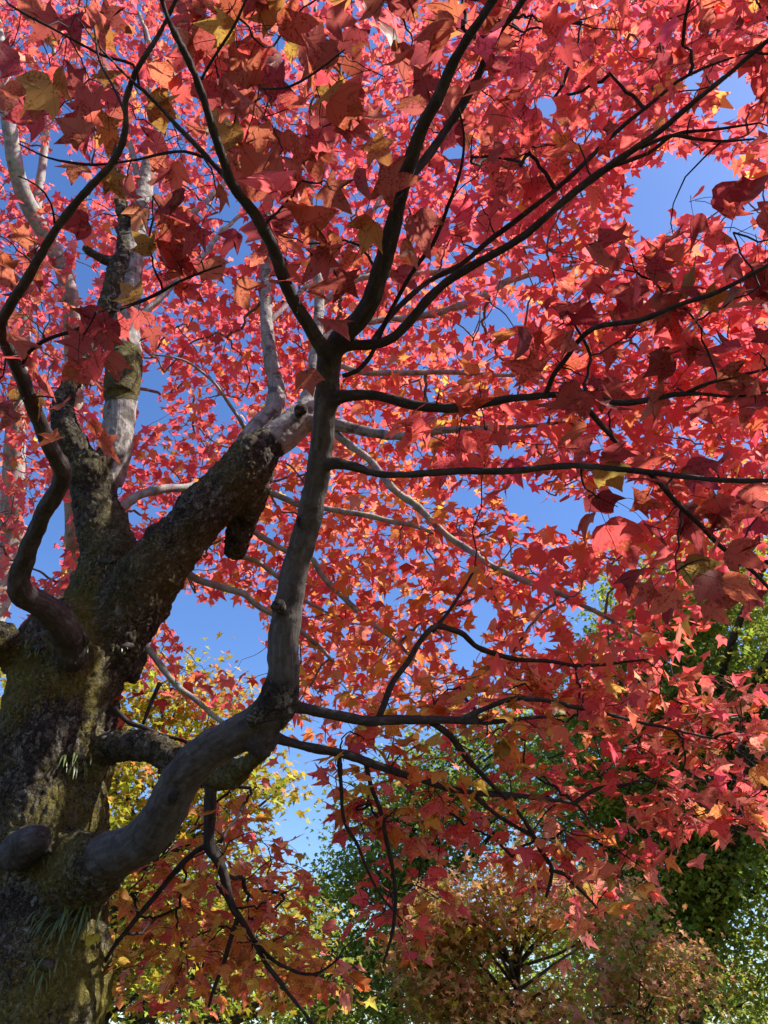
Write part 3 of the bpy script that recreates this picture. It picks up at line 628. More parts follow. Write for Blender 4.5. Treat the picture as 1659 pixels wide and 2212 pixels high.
# ---- fuse the thick members, smooth the joints, split them back into parts
def fuse():
    fused = [t for t in T if t["fused"]]
    Vs, Fs, Ns, b = [], [], [], 0
    for i, t in enumerate(fused):
        path = catmull(t["pts"], 0.05)
        t["path"] = path
        sides = 28 if t["rough"] else 16
        v, f, n = tube_geo(path, sides, b, lump=0.12 if t["rough"] else 0.07, seed=i * 3.1)
        Vs.append(v); Fs.append(f); Ns.append(n); b += len(v)
    o = np_mesh("fuse_source", np.vstack(Vs), np.concatenate(Fs), np.concatenate(Ns), None)
    md = o.modifiers.new("remesh", 'REMESH')
    md.mode = 'VOXEL'; md.voxel_size = 0.0065; md.adaptivity = 0
    dg = bpy.context.evaluated_depsgraph_get()
    ev = o.evaluated_get(dg)
    me = ev.to_mesh()
    nv, nf = len(me.vertices), len(me.polygons)
    V = np.empty(nv * 3, np.float32); me.vertices.foreach_get("co", V); V = V.reshape(-1, 3).astype(float)
    LS = np.empty(len(me.loops), np.int32); me.loops.foreach_get("vertex_index", LS)
    FN = np.empty(nf, np.int32); me.polygons.foreach_get("loop_total", FN)
    E = np.empty(len(me.edges) * 2, np.int32); me.edges.foreach_get("vertices", E); E = E.reshape(-1, 2)
    ev.to_mesh_clear()
    bpy.data.objects.remove(o, do_unlink=True)
    deg = np.bincount(E.ravel(), minlength=nv).astype(float)[:, None]

    def lap(X):
        S = np.zeros_like(X)
        for k in range(X.shape[1]):
            S[:, k] = np.bincount(E[:, 0], X[E[:, 1], k], nv) + np.bincount(E[:, 1], X[E[:, 0], k], nv)
        return S / np.maximum(deg, 1)
    for _ in range(6):
        V = 0.5 * V + 0.5 * lap(V)
    # nearest member of every vertex
    flow = V * 1.0
    best = np.full(nv, 1e9); own = np.zeros(nv, int); hold = np.zeros((nv, 1)); rad = np.zeros(nv)
    for i, t in enumerate(fused):
        p = t["path"]
        lo, hi = p[:, :3].min(0) - 0.35, p[:, :3].max(0) + 0.35
        ix = np.where(((V > lo) & (V < hi)).all(1))[0]
        for s in range(0, len(ix), 4000):
            q = ix[s:s + 4000]
            d2 = ((V[q, None, :] - p[None, :, :3]) ** 2).sum(2)
            dd = np.sqrt(d2) - p[None, :, 3]
            k = dd.argmin(1)
            dm = dd[np.arange(len(q)), k]
            u = dm < best[q]
            best[q[u]] = dm[u]; own[q[u]] = i; rad[q[u]] = p[k[u], 3]
            flow[q[u]] = V[q[u]] - 0.78 * p[k[u], :3]
    for i, t in enumerate(fused):
        hold[own == i] = 1.0 if t["rough"] else 0.0
    BARK = {M_ROUGH: (1, .2, 1.0), M_LIMB: (1, .3, .45), M_SMOOTH: (0, 0, 0), M_PALE: (0, 1, 0), M_DARK: (.6, .2, .2)}
    special = {"near": (0, .15, 0), "M": (0, .07, 0), "collar": (.8, 0, .8), "burl": (.35, .1, .1), "collar_high": (.5, .1, .4), "N": (.62, .9, .8), "stub_left": (.7, .8, .8), "Ll": (.9, .2, .3)}  # paleness stands in for sun on N and stub_left, bounce on near and M
    tab = np.array([t.get("mix") or special.get(t["key"], BARK[t["mat"]]) for t in fused], float)
    mix = tab[own]
    for _ in range(14): mix = lap(mix)
    for _ in range(8): flow = lap(flow)
    for _ in range(12): hold = lap(hold)
    # vertex normals
    fl = np.concatenate([[0], np.cumsum(FN)[:-1]])
    a, b_, c = LS[fl], LS[fl + 1], LS[fl + 2]
    fn = np.cross(V[b_] - V[a], V[c] - V[a])
    nrm = np.zeros((nv, 3))
    for k in range(3):
        for q in (a, b_, c):
            nrm[:, k] += np.bincount(q, fn[:, k], nv)
    nrm /= np.linalg.norm(nrm, axis=1)[:, None] + 1e-12
    disp = np.zeros(nv)
    for i in range(nv):
        v = Vector(V[i]); h = hold[i, 0]
        d = 0.0
        if h > 0.02:
            w = Vector((v.x, v.y, v.z * 0.7))
            w2 = w + 0.03 * noise.noise_vector(w * 9)
            cr = noise.voronoi(w2 * 32)[0]
            e = min(1.0, (cr[1] - cr[0]) * 2.2)
            d += h * (0.008 * (e - 0.6) + 0.022 * noise.noise(w * 6.5) + 0.007 * noise.noise(w * 24))
        if h < 0.98:
            d += (1 - h) * min(1.0, rad[i] / 0.045) * (0.006 * noise.noise(v * 16) + 0.003 * noise.noise(v * 45))
        disp[i] = d
    V = V + nrm * disp[:, None]
    for i, t in enumerate(fused):
        if "alias" in t: own[own == i] = [q["key"] for q in fused].index(t["alias"])
    fo = own[a]
    objs = {}
    order = [i for i, t in enumerate(fused) if t["parent"] is None] + [i for i, t in enumerate(fused) if t["parent"] is not None]
    for i in order:
        t = fused[i]
        sel = fo == i
        if not sel.any(): continue
        loops = np.repeat(sel, FN)
        lv = LS[loops]
        u, inv = np.unique(lv, return_inverse=True)
        par = maple if t["parent"] is None else objs[t["parent"]]
        ob = np_mesh(t["name"], V[u], inv, FN[sel], M_MAPLE, par, colors=mix[u], attr="bark_mix")
        fa = ob.data.attributes.new("bark_flow", 'FLOAT_VECTOR', 'POINT')
        fa.data.foreach_set("vector", flow[u].astype(np.float32).ravel())
        if t["label"]: ob["label"] = t["label"]
        objs[t["key"]] = ob
    return objs

OBJ = fuse()
for t in T:
    if t["fused"]: continue
    rows = t["pts"].copy()
    path = catmull(rows, 0.03)
    n = len(path)
    # crooked: small bends and swollen nodes
    ph = rng.random(3) * 50
    for i in range(1, n):
        s = Vector(path[i, :3]) * 7 + Vector(ph)
        path[i, :3] += np.array(noise.noise_vector(s)) * min(0.012, path[i, 3] * 1.2) * min(1, i / 4)
    path[:, 3] *= 1 + 0.10 * rng.random(n) + 0.16 * (rng.random(n) > 0.86)
    t["path"] = path
    v, f, nn = tube_geo(path, 9, 0)
    OBJ[t["key"]] = np_mesh(t["name"], v, f, nn, t["mat"], OBJ[t["parent"]])

far_trees = []
for t, lab in zip(T2, ("red maple with leaning pale stem far behind the main trunk", "red maple with straight pale stem at the left edge of the frame")):
    root = empty("maple_tree", (t["pts"][0][0], t["pts"][0][1], 0))
    tag(root, lab, "maple tree", "red maples")
    path = catmull(t["pts"], 0.08)
    t["path"] = path
    v, f, nn = tube_geo(path, 18, 0, lump=0.12)
    np_mesh("trunk", v, f, nn, M_PALE, root)
    far_trees.append(root)

# ------------------------------------------------------------------ leaves
def half(pts):
    pts = np.array(pts, float)
    left = pts[1:-1][::-1] * np.array((-1, 1))
    return np.vstack([pts, left])
LEAF_STAR = half([(0, 0), (0.13, -0.035), (0.27, -0.055), (0.40, -0.14), (0.36, 0.02), (0.29, 0.15), (0.40, 0.26), (0.56, 0.47), (0.40, 0.42), (0.23, 0.43), (0.18, 0.58), (0.11, 0.76), (0, 1.0)])
LEAF_TRI = half([(0, 0.03), (0.14, 0.0), (0.27, 0.04), (0.36, 0.14), (0.43, 0.30), (0.58, 0.58), (0.41, 0.50), (0.24, 0.49), (0.20, 0.62), (0.12, 0.79), (0, 1.0)])
LEAF_BROAD = half([(0, 0.02), (0.19, -0.03), (0.35, 0.04), (0.45, 0.18), (0.51, 0.36), (0.58, 0.63), (0.44, 0.58), (0.29, 0.60), (0.18, 0.72), (0.09, 0.86), (0, 1.0)])
LEAF_STAR_LO = half([(0, 0), (0.38, -0.13), (0.28, 0.15), (0.56, 0.47), (0.22, 0.44), (0, 1.0)])
LEAF_TRI_LO = half([(0, 0.0), (0.30, 0.06), (0.56, 0.58), (0.23, 0.49), (0, 1.0)])
LEAF_TINY = half([(0, 0.0), (0.30, 0.02), (0.52, 0.5), (0.2, 0.45), (0, 1.0)])


def template(outline, ring):
    c = np.array((0, 0.30))
    k = len(outline)
    if ring:
        inner = c + (outline - c) * 0.52
        V = np.vstack([c[None], inner, outline])
        F = []
        for i in range(k):
            j = (i + 1) % k
            F += [(0, 1 + i, 1 + j), (1 + i, 1 + k + i, 1 + k + j), (1 + i, 1 + k + j, 1 + j)]
    else:
        V = np.vstack([c[None], outline])
        F = [(0, 1 + i, 1 + (i + 1) % k) for i in range(k)]
    return V, np.array(F)

TPL = {"star": template(LEAF_STAR, True), "tri": template(LEAF_TRI, True), "broad": template(LEAF_BROAD, True), "star_lo": template(LEAF_STAR_LO, False), "tri_lo": template(LEAF_TRI_LO, False), "tiny": template(LEAF_TINY, False)}


def leaf_geo(tpl, base, ydir, nrm, size, colr, base_i=0, curl=1.0):
    """One leaf per row: base point, direction of the tip, blade normal, size, colour."""
    V2, F = TPL[tpl]
    n, k = len(base), len(V2)
    y = ydir / (np.linalg.norm(ydir, axis=1)[:, None] + 1e-9)
    x = np.cross(y, nrm); x /= np.linalg.norm(x, axis=1)[:, None] + 1e-9
    z = np.cross(x, y)
    lx, ly = V2[:, 0][None, :], V2[:, 1][None, :]
    lx = lx * (1 + rng.normal(0, 0.055, (n, k))) + rng.normal(0, 0.07, (n, 1)) * ly
    ly = ly * (1 + rng.normal(0, 0.045, (n, k)))
    wx = rng.uniform(0.78, 1.14, (n, 1))
    fold = rng.normal(0.12, 0.20, (n, 1)) * curl
    droop = rng.normal(0.22, 0.16, (n, 1)) * curl
    side = rng.normal(0, 0.18, (n, 1)) * curl
    r2 = lx ** 2 + (ly - 0.3) ** 2
    lz = fold * (np.sqrt(lx ** 2 + 0.03) - 0.17) - droop * ly ** 2 + side * lx * ly * 1.5 + rng.normal(0, 0.22, (n, 1)) * curl * r2
    s = size[:, None, None]
    G = base[:, None, :] + s * ((lx * wx)[..., None] * x[:, None, :] + (ly + 0 * wx)[..., None] * y[:, None, :] + lz[..., None] * z[:, None, :])
    Fa = (F.ravel()[None, :] + (np.arange(n) * k)[:, None]).ravel() + base_i
    C = np.repeat(colr, k, axis=0)
    U = np.tile(V2, (n, 1))
    return G.reshape(-1, 3), Fa, np.full(n * len(F), 3), C, U


# palette (base colours)
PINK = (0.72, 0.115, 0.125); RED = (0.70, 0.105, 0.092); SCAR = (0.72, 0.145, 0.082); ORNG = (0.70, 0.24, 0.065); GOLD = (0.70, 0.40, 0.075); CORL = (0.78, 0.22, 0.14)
DULL = (0.37, 0.082, 0.066); WINE = (0.26, 0.044, 0.046); OLIV = (0.36, 0.20, 0.052); BRIK = (0.44, 0.125, 0.070)  # near-leaf tones: dull autumn colour, darkened further for overhead shade
YELG = (0.40, 0.35, 0.035); YELL = (0.50, 0.35, 0.035); LIME = (0.30, 0.34, 0.040); GREE = (0.24, 0.31, 0.045); DKGR = (0.14, 0.19, 0.042); RUST = (0.55, 0.27, 0.10); SALM = (0.62, 0.28, 0.17)


def pick(pal, n, jit=0.16):
    cols = np.array([c for c, w in pal]); w = np.array([w for c, w in pal], float)
    k = rng.choice(len(cols), n, p=w / w.sum())
    c = cols[k] * np.exp(rng.normal(0, jit, (n, 1))) * np.exp(rng.normal(0, 0.10, (n, 3)))
    return np.clip(c, 0.004, 0.75)


def inside(poly, x, y):
    p = np.array(poly, float)
    c = np.zeros(len(x), bool)
    j = len(p) - 1
    for i in range(len(p)):
        xi, yi, xj, yj = p[i, 0], p[i, 1], p[j, 0], p[j, 1]
        hit = ((yi > y) != (yj > y)) & (x < (xj - xi) * (y - yi) / (yj - yi + 1e-9) + xi)
        c ^= hit
        j = i
    return c

# open sky between the sprays: no far foliage grows there
GAPS = [(480, 1375, 95, 80), (400, 1325, 50, 48), (560, 1430, 30, 45), (1250, 1115, 125, 42), (1370, 1080, 60, 55), (1130, 1080, 50, 35), (1500, 400, 105, 75), (1400, 480, 55, 48), (1420, 400, 50, 50), (1585, 205, 45, 60), (1500, 175, 25, 45),
        (1600, 480, 50, 55), (520, 520, 32, 55), (497, 455, 26, 50), (545, 415, 20, 40), (88, 360, 52, 36), (130, 315, 26, 30), (150, 405, 42, 26), (182, 590, 20, 46), (155, 230, 18, 30), (375, 260, 22, 26),
        (330, 830, 30, 45), (318, 880, 26, 50), (478, 890, 22, 30), (1015, 1400, 46, 42), (1040, 1335, 26, 48), (655, 1720, 30, 60), (612, 1780, 26, 36), (700, 1880, 34, 85), (735, 1860, 26, 55), (1085, 690, 40, 30),
        (1012, 705, 34, 24), (1120, 605, 50, 16), (1255, 1345, 36, 36), (1300, 1290, 46, 45), (110, 1120, 40, 62), (95, 1205, 40, 42), (165, 1010, 14, 30), (290, 1110, 16, 26), (1000, 1080, 40, 18), (890, 1195, 16, 22),
        (1180, 1390, 36, 20), (850, 1300, 22, 18), (1180, 230, 40, 22), (1240, 200, 26, 18), (985, 330, 30, 18), (740, 90, 22, 30), (600, 90, 14, 26), (560, 1500, 24, 20), (1540, 1000, 30, 16), (1090, 980, 40, 14)]


def gap_keep(P3, soft=True):
    x, y, z = proj(P3)
    keep = np.ones(len(P3), bool)
    for gx, gy, rx, ry in GAPS:
        d = ((x - gx) / rx) ** 2 + ((y - gy) / ry) ** 2
        keep &= d > rng.uniform(0.75, 1.05, len(P3))
    return keep

# chinks in the crown through which the sun reaches the wood (x, y, depth of the lit place, radius in metres)
CHINKS = [(255, 1598, 3.36, .07), (300, 1592, 3.30, .085), (345, 1602, 3.24, .06), (215, 1640, 3.36, .07), (212, 1730, 3.28, .05), (196, 2075, 2.92, .08), (198, 2180, 2.80, .09), (165, 1600, 3.28, .07), (150, 1500, 3.38, .06),
          (100, 1700, 3.15, .05), (620, 940, 4.03, .10), (655, 902, 4.08, .08), (760, 925, 4.0, .06), (820, 936, 3.95, .07), (872, 942, 3.9, .05), (560, 925, 4.25, .07), (594, 865, 4.38, .08), (590, 790, 4.58, .06), (576, 690, 4.8, .06),
          (255, 915, 4.2, .11), (262, 860, 4.3, .08), (270, 740, 4.5, .07), (316, 395, 5.5, .11), (332, 325, 5.75, .11), (292, 505, 5.1, .08), (356, 230, 6.2, .1), (62, 452, 6.0, .13), (36, 380, 6.0, .13), (18, 280, 6.0, .11), (30, 1010, 6.5, .14),
          (14, 1400, 3.4, .10), (480, 1880, 3.0, .05), (350, 1058, 4.3, .07), (430, 1048, 4.45, .06), (620, 1330, 2.45, .035), (230, 1150, 3.95, .05), (175, 2120, 2.85, .05), (420, 1160, 3.85, .05), (925, 1118, 3.85, .06), (1030, 1205, 3.75, .06)]
CH_P = np.array([P(a, b, c_) for a, b, c_, d in CHINKS]); CH_R = np.array([d for a, b, c_, d in CHINKS])
SUN_V = np.array(sdir)


def chink_keep(P3):
    v = P3[:, None, :] - CH_P[None]
    t = v @ SUN_V
    dist = np.linalg.norm(v - t[..., None] * SUN_V, axis=2)
    hit = ((t > 0.05) & (dist < CH_R + 0.05)).any(1)
    return ~(hit & (rng.random(len(P3)) < 0.96))

CL = dict(p=[], n=[], spread=[], size=[], pal=[], kind=[], gap=[])


def zone(poly, spacing, dlo, dhi, n, size, pal, kind, gap=True, spread=None, skip=0.0):
    p = np.array(poly, float)
    x0, y0 = p.min(0); x1, y1 = p.max(0)
    gx, gy = np.meshgrid(np.arange(x0, x1 + spacing, spacing), np.arange(y0, y1 + spacing, spacing))
    gx = (gx + rng.uniform(-0.5, 0.5, gx.shape) * spacing).ravel(); gy = (gy + rng.uniform(-0.5, 0.5, gy.shape) * spacing).ravel()
    ok = inside(poly, gx, gy) & (rng.random(len(gx)) >= skip)
    for x, y in zip(gx[ok], gy[ok]):
        f = lambda v: v(x, y) if callable(v) else v
        d = rng.uniform(f(dlo), f(dhi))
        q = P(x, y, d)
        if q[2] < 1.9: continue
        if gap and not gap_keep(q[None])[0]: continue
        CL["p"].append(q); CL["n"].append(n if not callable(n) else n()); CL["spread"].append(spread or 0.2); CL["size"].append(size)
        CL["pal"].append(f(pal)); CL["kind"].append(kind); CL["gap"].append(gap)


def far_depth_lo(x, y): return np.interp(x, (0, 700, 1200, 1659), (5.6, 5.0, 3.7, 3.3)) * np.interp(y, (0, 900, 1500), (1.08, 0.92, 0.80))
def far_depth_hi(x, y): return np.interp(x, (0, 700, 1200, 1659), (8.6, 7.6, 6.0, 5.2)) * np.interp(y, (0, 900, 1500), (1.10, 0.92, 0.78))
def far_pal(x, y):
    o = float(np.clip((y - 500) / 900, 0, 1)) * float(np.clip(1 - abs(x - 850) / 600, 0.15, 1))
    return [(PINK, 3.2 * (1 - o)), (RED, 3 - 1.2 * o), (SCAR, 0.8 + 1.8 * o), (CORL, 0.6 + 2.4 * o), (ORNG, 0.1 + 3.2 * o), (GOLD, 0.01 + 1.0 * o * (y > 900))]
zone([(-60, -80), (1720, -80), (1720, 1120), (1420, 1200), (1480, 1330), (1420, 1420), (1180, 1500), (640, 1540), (600, 1500), (470, 1480), (360, 1440), (260, 1300), (150, 1280), (-60, 1290)], 39, far_depth_lo, far_depth_hi, 16, 0.083, far_pal, "far", spread=0.21)
def mid_pal(x, y):
    g = max(0.0, 1 - ((x - 930) / 300) ** 2 - ((y - 1570) / 220) ** 2)
    return [(PINK, 0.5 + 1.4 * (x > 1150)), (RED, 1.2), (CORL, 2.4), (SCAR, 1.0), (ORNG, 1.1 + 5 * g), (GOLD, 0.15 + 8 * g), (OLIV, 0.4 + 0.5 * g)]
zone([(640, 1480), (950, 1440), (1300, 1440), (1500, 1420), (1560, 1480), (1680, 1560), (1690, 1790), (1500, 1800), (1440, 1860), (1340, 1960), (1260, 2000), (1160, 1930), (1090, 1840), (900, 1800), (760, 1720), (660, 1640)],
     55, 2.55, 3.55, 6, 0.080, mid_pal, "mid", spread=0.13)
zone([(1330, 1440), (1560, 1430), (1700, 1480), (1700, 1800), (1480, 1800), (1380, 1700)], 62, 2.8, 3.8, 6, 0.078, [(PINK, 1.5), (CORL, 2.4), (RED, 1.2), (ORNG, .5)], "mid", spread=0.13)
zone([(690, 1700), (900, 1740), (1010, 1800), (960, 1900), (960, 2010), (900, 2060), (800, 1990), (760, 1900)], 58, 2.7, 3.5, 5, 0.080, [(PINK, 1.6), (RED, 2), (CORL, 1.6), (ORNG, .8)], "mid", spread=0.12)
def low_pal(x, y):
    g = max(0.0, 1 - ((x - 400) / 150) ** 2 - ((y - 1950) / 130) ** 2)
    return [(RED, 0.5), (CORL, 2.2), (SCAR, 0.4), (ORNG, 3.4 + 3 * g), (GOLD, 1.8 + 6 * g)]
zone([(430, 1700), (560, 1690), (650, 1790), (680, 1900), (660, 2010), (770, 2100), (800, 2240), (400, 2240), (225, 2180), (215, 2010), (290, 1900), (400, 1800)], 37, 2.9, 4.1, 6, 0.080, low_pal, "mid", spread=0.13)
zone([(250, 1390), (420, 1390), (560, 1500), (600, 1560), (480, 1600), (330, 1580), (240, 1540)], 95, 3.3, 3.9, 5, 0.088, [(RED, 3), (PINK, 2), (SCAR, 1)], "mid", spread=0.12)
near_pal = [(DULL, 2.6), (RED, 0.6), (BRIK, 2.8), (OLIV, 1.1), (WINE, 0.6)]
near_pal_r = [(DULL, 3), (WINE, 2.0), (RED, 0.35), (BRIK, 1.0), (OLIV, 0.3)]  # more wine, standing in for shade on the right-hand leaves
mid_r = [(RED, 3), (PINK, 1.2), (SCAR, 1.2), (DULL, 1), (ORNG, .3)]
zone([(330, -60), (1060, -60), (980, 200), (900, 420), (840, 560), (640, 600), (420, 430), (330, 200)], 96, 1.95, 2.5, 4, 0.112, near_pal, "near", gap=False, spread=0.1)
zone([(1050, -60), (1720, -60), (1720, 330), (1300, 250), (1000, 420)], 80, 2.0, 3.3, 5, 0.088, mid_r, "mid", spread=0.12)
zone([(900, 420), (1060, 200), (1330, 180), (1300, 300), (1050, 520), (860, 640)], 90, 2.1, 3.2, 5, 0.095, mid_r, "mid", spread=0.12)
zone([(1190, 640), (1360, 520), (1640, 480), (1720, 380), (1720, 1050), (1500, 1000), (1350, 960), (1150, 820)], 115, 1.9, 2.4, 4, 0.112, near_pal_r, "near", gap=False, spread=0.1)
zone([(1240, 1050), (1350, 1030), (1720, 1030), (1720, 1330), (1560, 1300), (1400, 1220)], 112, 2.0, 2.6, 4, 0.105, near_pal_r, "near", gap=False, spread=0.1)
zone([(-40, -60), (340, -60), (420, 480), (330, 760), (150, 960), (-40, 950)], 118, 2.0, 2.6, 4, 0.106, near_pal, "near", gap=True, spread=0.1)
zone([(330, 440), (620, 560), (650, 700), (400, 720), (280, 640)], 140, 1.9, 2.5, 4, 0.105, near_pal, "near", gap=True, spread=0.1)
zone([(880, 700), (1250, 640), (1250, 1010), (900, 1010)], 105, 2.2, 3.2, 5, 0.095, mid_r, "mid", spread=0.12)
# unseen crown going on above, behind and right of the viewer, added for shade
def canopy(n, lo, hi, size=0.1):
    k = 0
    while k < n:
        q = np.array([rng.uniform(a, b) for a, b in zip(lo, hi)])
        x, y, z = proj(q)
        if z > 0 and -30 < x < W0 + 30 and -30 < y < H0 + 30: k += 1; continue
        CL["p"].append(q); CL["n"].append(12); CL["spread"].append(0.24); CL["size"].append(size); CL["pal"].append(mid_r); CL["kind"].append("far"); CL["gap"].append(False)
        k += 1
canopy(330, (-1.5, -2.2, 3.6), (4.5, 3.0, 6.2))
canopy(45, (2.0, 2.0, 3.4), (5.5, 6.5, 7.0))
canopy(230, (1.6, -0.6, 3.7), (4.2, 1.5, 5.6))

# ---- grow twigs to every spray: always from the nearest wood already there
def grow(clumps, nodes, node_r, node_own, rough_pen):
    Pn = [np.asarray(nodes)]; K = len(clumps)
    cost = np.full(K, 1e9); par = np.full(K, -1)
    N = np.asarray(nodes)
    for s in range(0, K, 200):
        d = np.linalg.norm(clumps[s:s + 200, None] - N[None], axis=2) + rough_pen[None, :]
        j = d.argmin(1)
        cost[s:s + 200] = d[np.arange(len(j)), j]; par[s:s + 200] = j
    pos = list(N); own = list(node_own); src = [-1] * len(N); path = [0.0] * len(N); rad = list(node_r)
    done = np.zeros(K, bool); edges = []
    left = K
    while left:
        c = np.where(done, 1e9, cost)
        i = int(c.argmin())
        done[i] = True; left -= 1
        a = par[i]
        A = pos[a]; B = clumps[i]
        Ld = np.linalg.norm(B - A)
        mid = (A + B) / 2 + rng.normal(0, 0.13, 3) * Ld + np.array((0, 0, 0.10 * Ld))
        e = len(edges)
        edges.append([a, A, mid, B, src[a], own[a], rad[a], i])
        m = max(1, int(Ld / 0.3))
        for k in range(1, m + 1):
            t = k / m
            q = (1 - t) ** 2 * A + 2 * t * (1 - t) * mid + t * t * B
            pos.append(q); own.append(own[a]); src.append(e); path.append(path[a] + Ld * t); rad.append(1e9)
            idx = len(pos) - 1
            dn = np.linalg.norm(clumps - q, axis=1) + 0.12 * path[idx]
            u = (dn < cost) & ~done
            cost[u] = dn[u]; par[u] = idx
    cnt = np.ones(len(edges))
    for e in range(len(edges) - 1, -1, -1):
        if edges[e][4] >= 0: cnt[edges[e][4]] += cnt[e]
    return edges, cnt


def order_of(k):
    return {"near": 0, "mid": 1, "far": 2}[k]

nodes, nrad, nown, npen = [], [], [], []
owners = []          # (object that carries the foliage)
def add_nodes(path, ob, pen):
    if ob not in owners: owners.append(ob)
    k = owners.index(ob)
    for q in path[::2]:
        nodes.append(q[:3]); nrad.append(q[3]); nown.append(k); npen.append(pen)
for t in T:
    root = t["key"] if t["parent"] is None else t["parent"]
    if root in ("trunk", "burl") or "alias" in t or t["name"] in ("stub", "knob"): continue
    add_nodes(t["path"], OBJ[root], 0.5 if t["rough"] else (0.25 if t["key"] == "near" else 0.0))
for t, root in zip(T2, far_trees):
    pth = t["path"][t["path"][:, 2] > 4.0]
    add_nodes(pth, root, 0.3)

clp = np.array(CL["p"])
edges, cnt = grow(clp, np.array(nodes), nrad, nown, np.array(npen))
print("sprays", len(clp))


def twig_radii(edges, cnt, unit, cap):
    r0 = np.minimum(unit * np.sqrt(cnt), cap)
    r0 = np.minimum(r0, np.array([e[6] for e in edges]) * 0.75)
    # an edge never outgrows the one it springs from
    for i, e in enumerate(edges):
        if e[4] >= 0: r0[i] = min(r0[i], r0[e[4]] * 0.95)
    return r0
tr = twig_radii(edges, cnt, 0.0031, 0.022)
A = np.array([e[1] for e in edges]); Cc = np.array([e[2] for e in edges]); B = np.array([e[3] for e in edges])
eown = np.array([e[5] for e in edges]); eid = np.array([e[7] for e in edges])
tip = np.maximum(0.0014, np.minimum(tr * 0.7, 0.0021 * np.sqrt(np.maximum(cnt - 1, 0.4))))
for k, ob in enumerate(owners):
    s = eown == k
    if not s.any(): continue
    v, f, n = twig_geo(A[s], Cc[s], B[s], tr[s], tip[s], 6, 5)
    tag(np_mesh("twig_spray", v, f, n, M_TWIG if ob in (OBJ["near"], OBJ["M"], OBJ["N"]) else M_TWIG_LIT, ob), kind="stuff")

# ---- leaves of every spray
def leaf_rows(i, A_, B_):
    n, sp, size, kind = CL["n"][i], CL["spread"][i], CL["size"][i], CL["kind"][i]
    p = clp[i]
    grow_dir = (B_ - A_); grow_dir = grow_dir / (np.linalg.norm(grow_dir) + 1e-6)
    az = rng.uniform(0, 2 * math.pi, n)
    h = np.stack([np.cos(az), np.sin(az), np.zeros(n)], 1) + 0.5 * grow_dir
    h /= np.linalg.norm(h, axis=1)[:, None] + 1e-9
    if kind == "far":
        base = p + rng.normal(0, 1, (n, 3)) * np.array((sp, sp, sp * 0.62))
        foot = base
    else:
        foot = p - grow_dir * rng.uniform(-0.01, 0.14, (n, 1)) + rng.normal(0, 0.01, (n, 3))
        base = foot + h * rng.uniform(0.35, 1.0, (n, 1)) * sp + np.array((0, 0, 1)) * rng.normal(-0.015, 0.035, (n, 1))
    y = h + np.array((0, 0, -1)) * rng.uniform(0.05, 0.85, (n, 1)) + rng.normal(0, 0.22, (n, 3))
    nr = np.array((0, 0, 1.0)) + rng.normal(0, 0.42, (n, 3))
    sz = size * rng.uniform(0.68, 1.18, n)
    cc = pick(CL["pal"][i], n)
    ck = chink_keep(base + y / np.linalg.norm(y, axis=1)[:, None] * sz[:, None] * 0.4)
    foot, base, y, nr, sz, cc = foot[ck], base[ck], y[ck], nr[ck], sz[ck], cc[ck]
    if CL["gap"][i]:
        kp = gap_keep(base + y / np.linalg.norm(y, axis=1)[:, None] * sz[:, None] * 0.4)
        return foot[kp], base[kp], y[kp], nr[kp], sz[kp], cc[kp]
    return foot, base, y, nr, sz, cc

bucket = {}
for e in range(len(edges)):
    i = eid[e]
    row = leaf_rows(i, A[e], B[e])
    key = (eown[e], "far" if CL["kind"][i] == "far" else "near")
    bucket.setdefault(key, []).append(row)
nl = 0
for k, ob in enumerate(owners):
    for kind in ("near", "far"):
        rows = bucket.get((k, kind))
        if not rows: continue
        foot, base, y, nr, sz, cc = (np.concatenate([r[q] for r in rows]) for q in range(6))
        n = len(base); nl += n
        if not n: continue
        pickt = rng.random(n)
        Vs, Fs, Ns, Cs, Us, b = [], [], [], [], [], 0
        third = 0.74 if kind == "near" else 1.1
        for sel, tp in ((pickt < 0.5, "star"), ((pickt >= 0.5) & (pickt < third), "tri"), (pickt >= third, "broad")):
            if not sel.any(): continue
            g = leaf_geo(tp + ("" if kind == "near" else "_lo"), base[sel], y[sel], nr[sel], sz[sel], cc[sel], b)
            for L_, q in zip((Vs, Fs, Ns, Cs, Us), g): L_.append(q)
            b += len(g[0])
        np_mesh("foliage", np.vstack(Vs), np.concatenate(Fs), np.concatenate(Ns), M_LEAF_NEAR if kind == "near" else M_LEAF_FAR, ob, smooth=kind == "near",
                colors=np.vstack(Cs), uvs=np.vstack(Us))
        if kind == "near":
            midp = (foot + base) / 2 + np.array((0, 0, 0.012))
            v, f, nn = twig_geo(foot, midp, base + (y / np.linalg.norm(y, axis=1)[:, None]) * 0.012, np.full(n, 0.0012), np.full(n, 0.0009), 3, 3)
            tag(np_mesh("leaf_stalks", v, f, nn, M_TWIG, ob), kind="stuff")
print("leaves", nl)

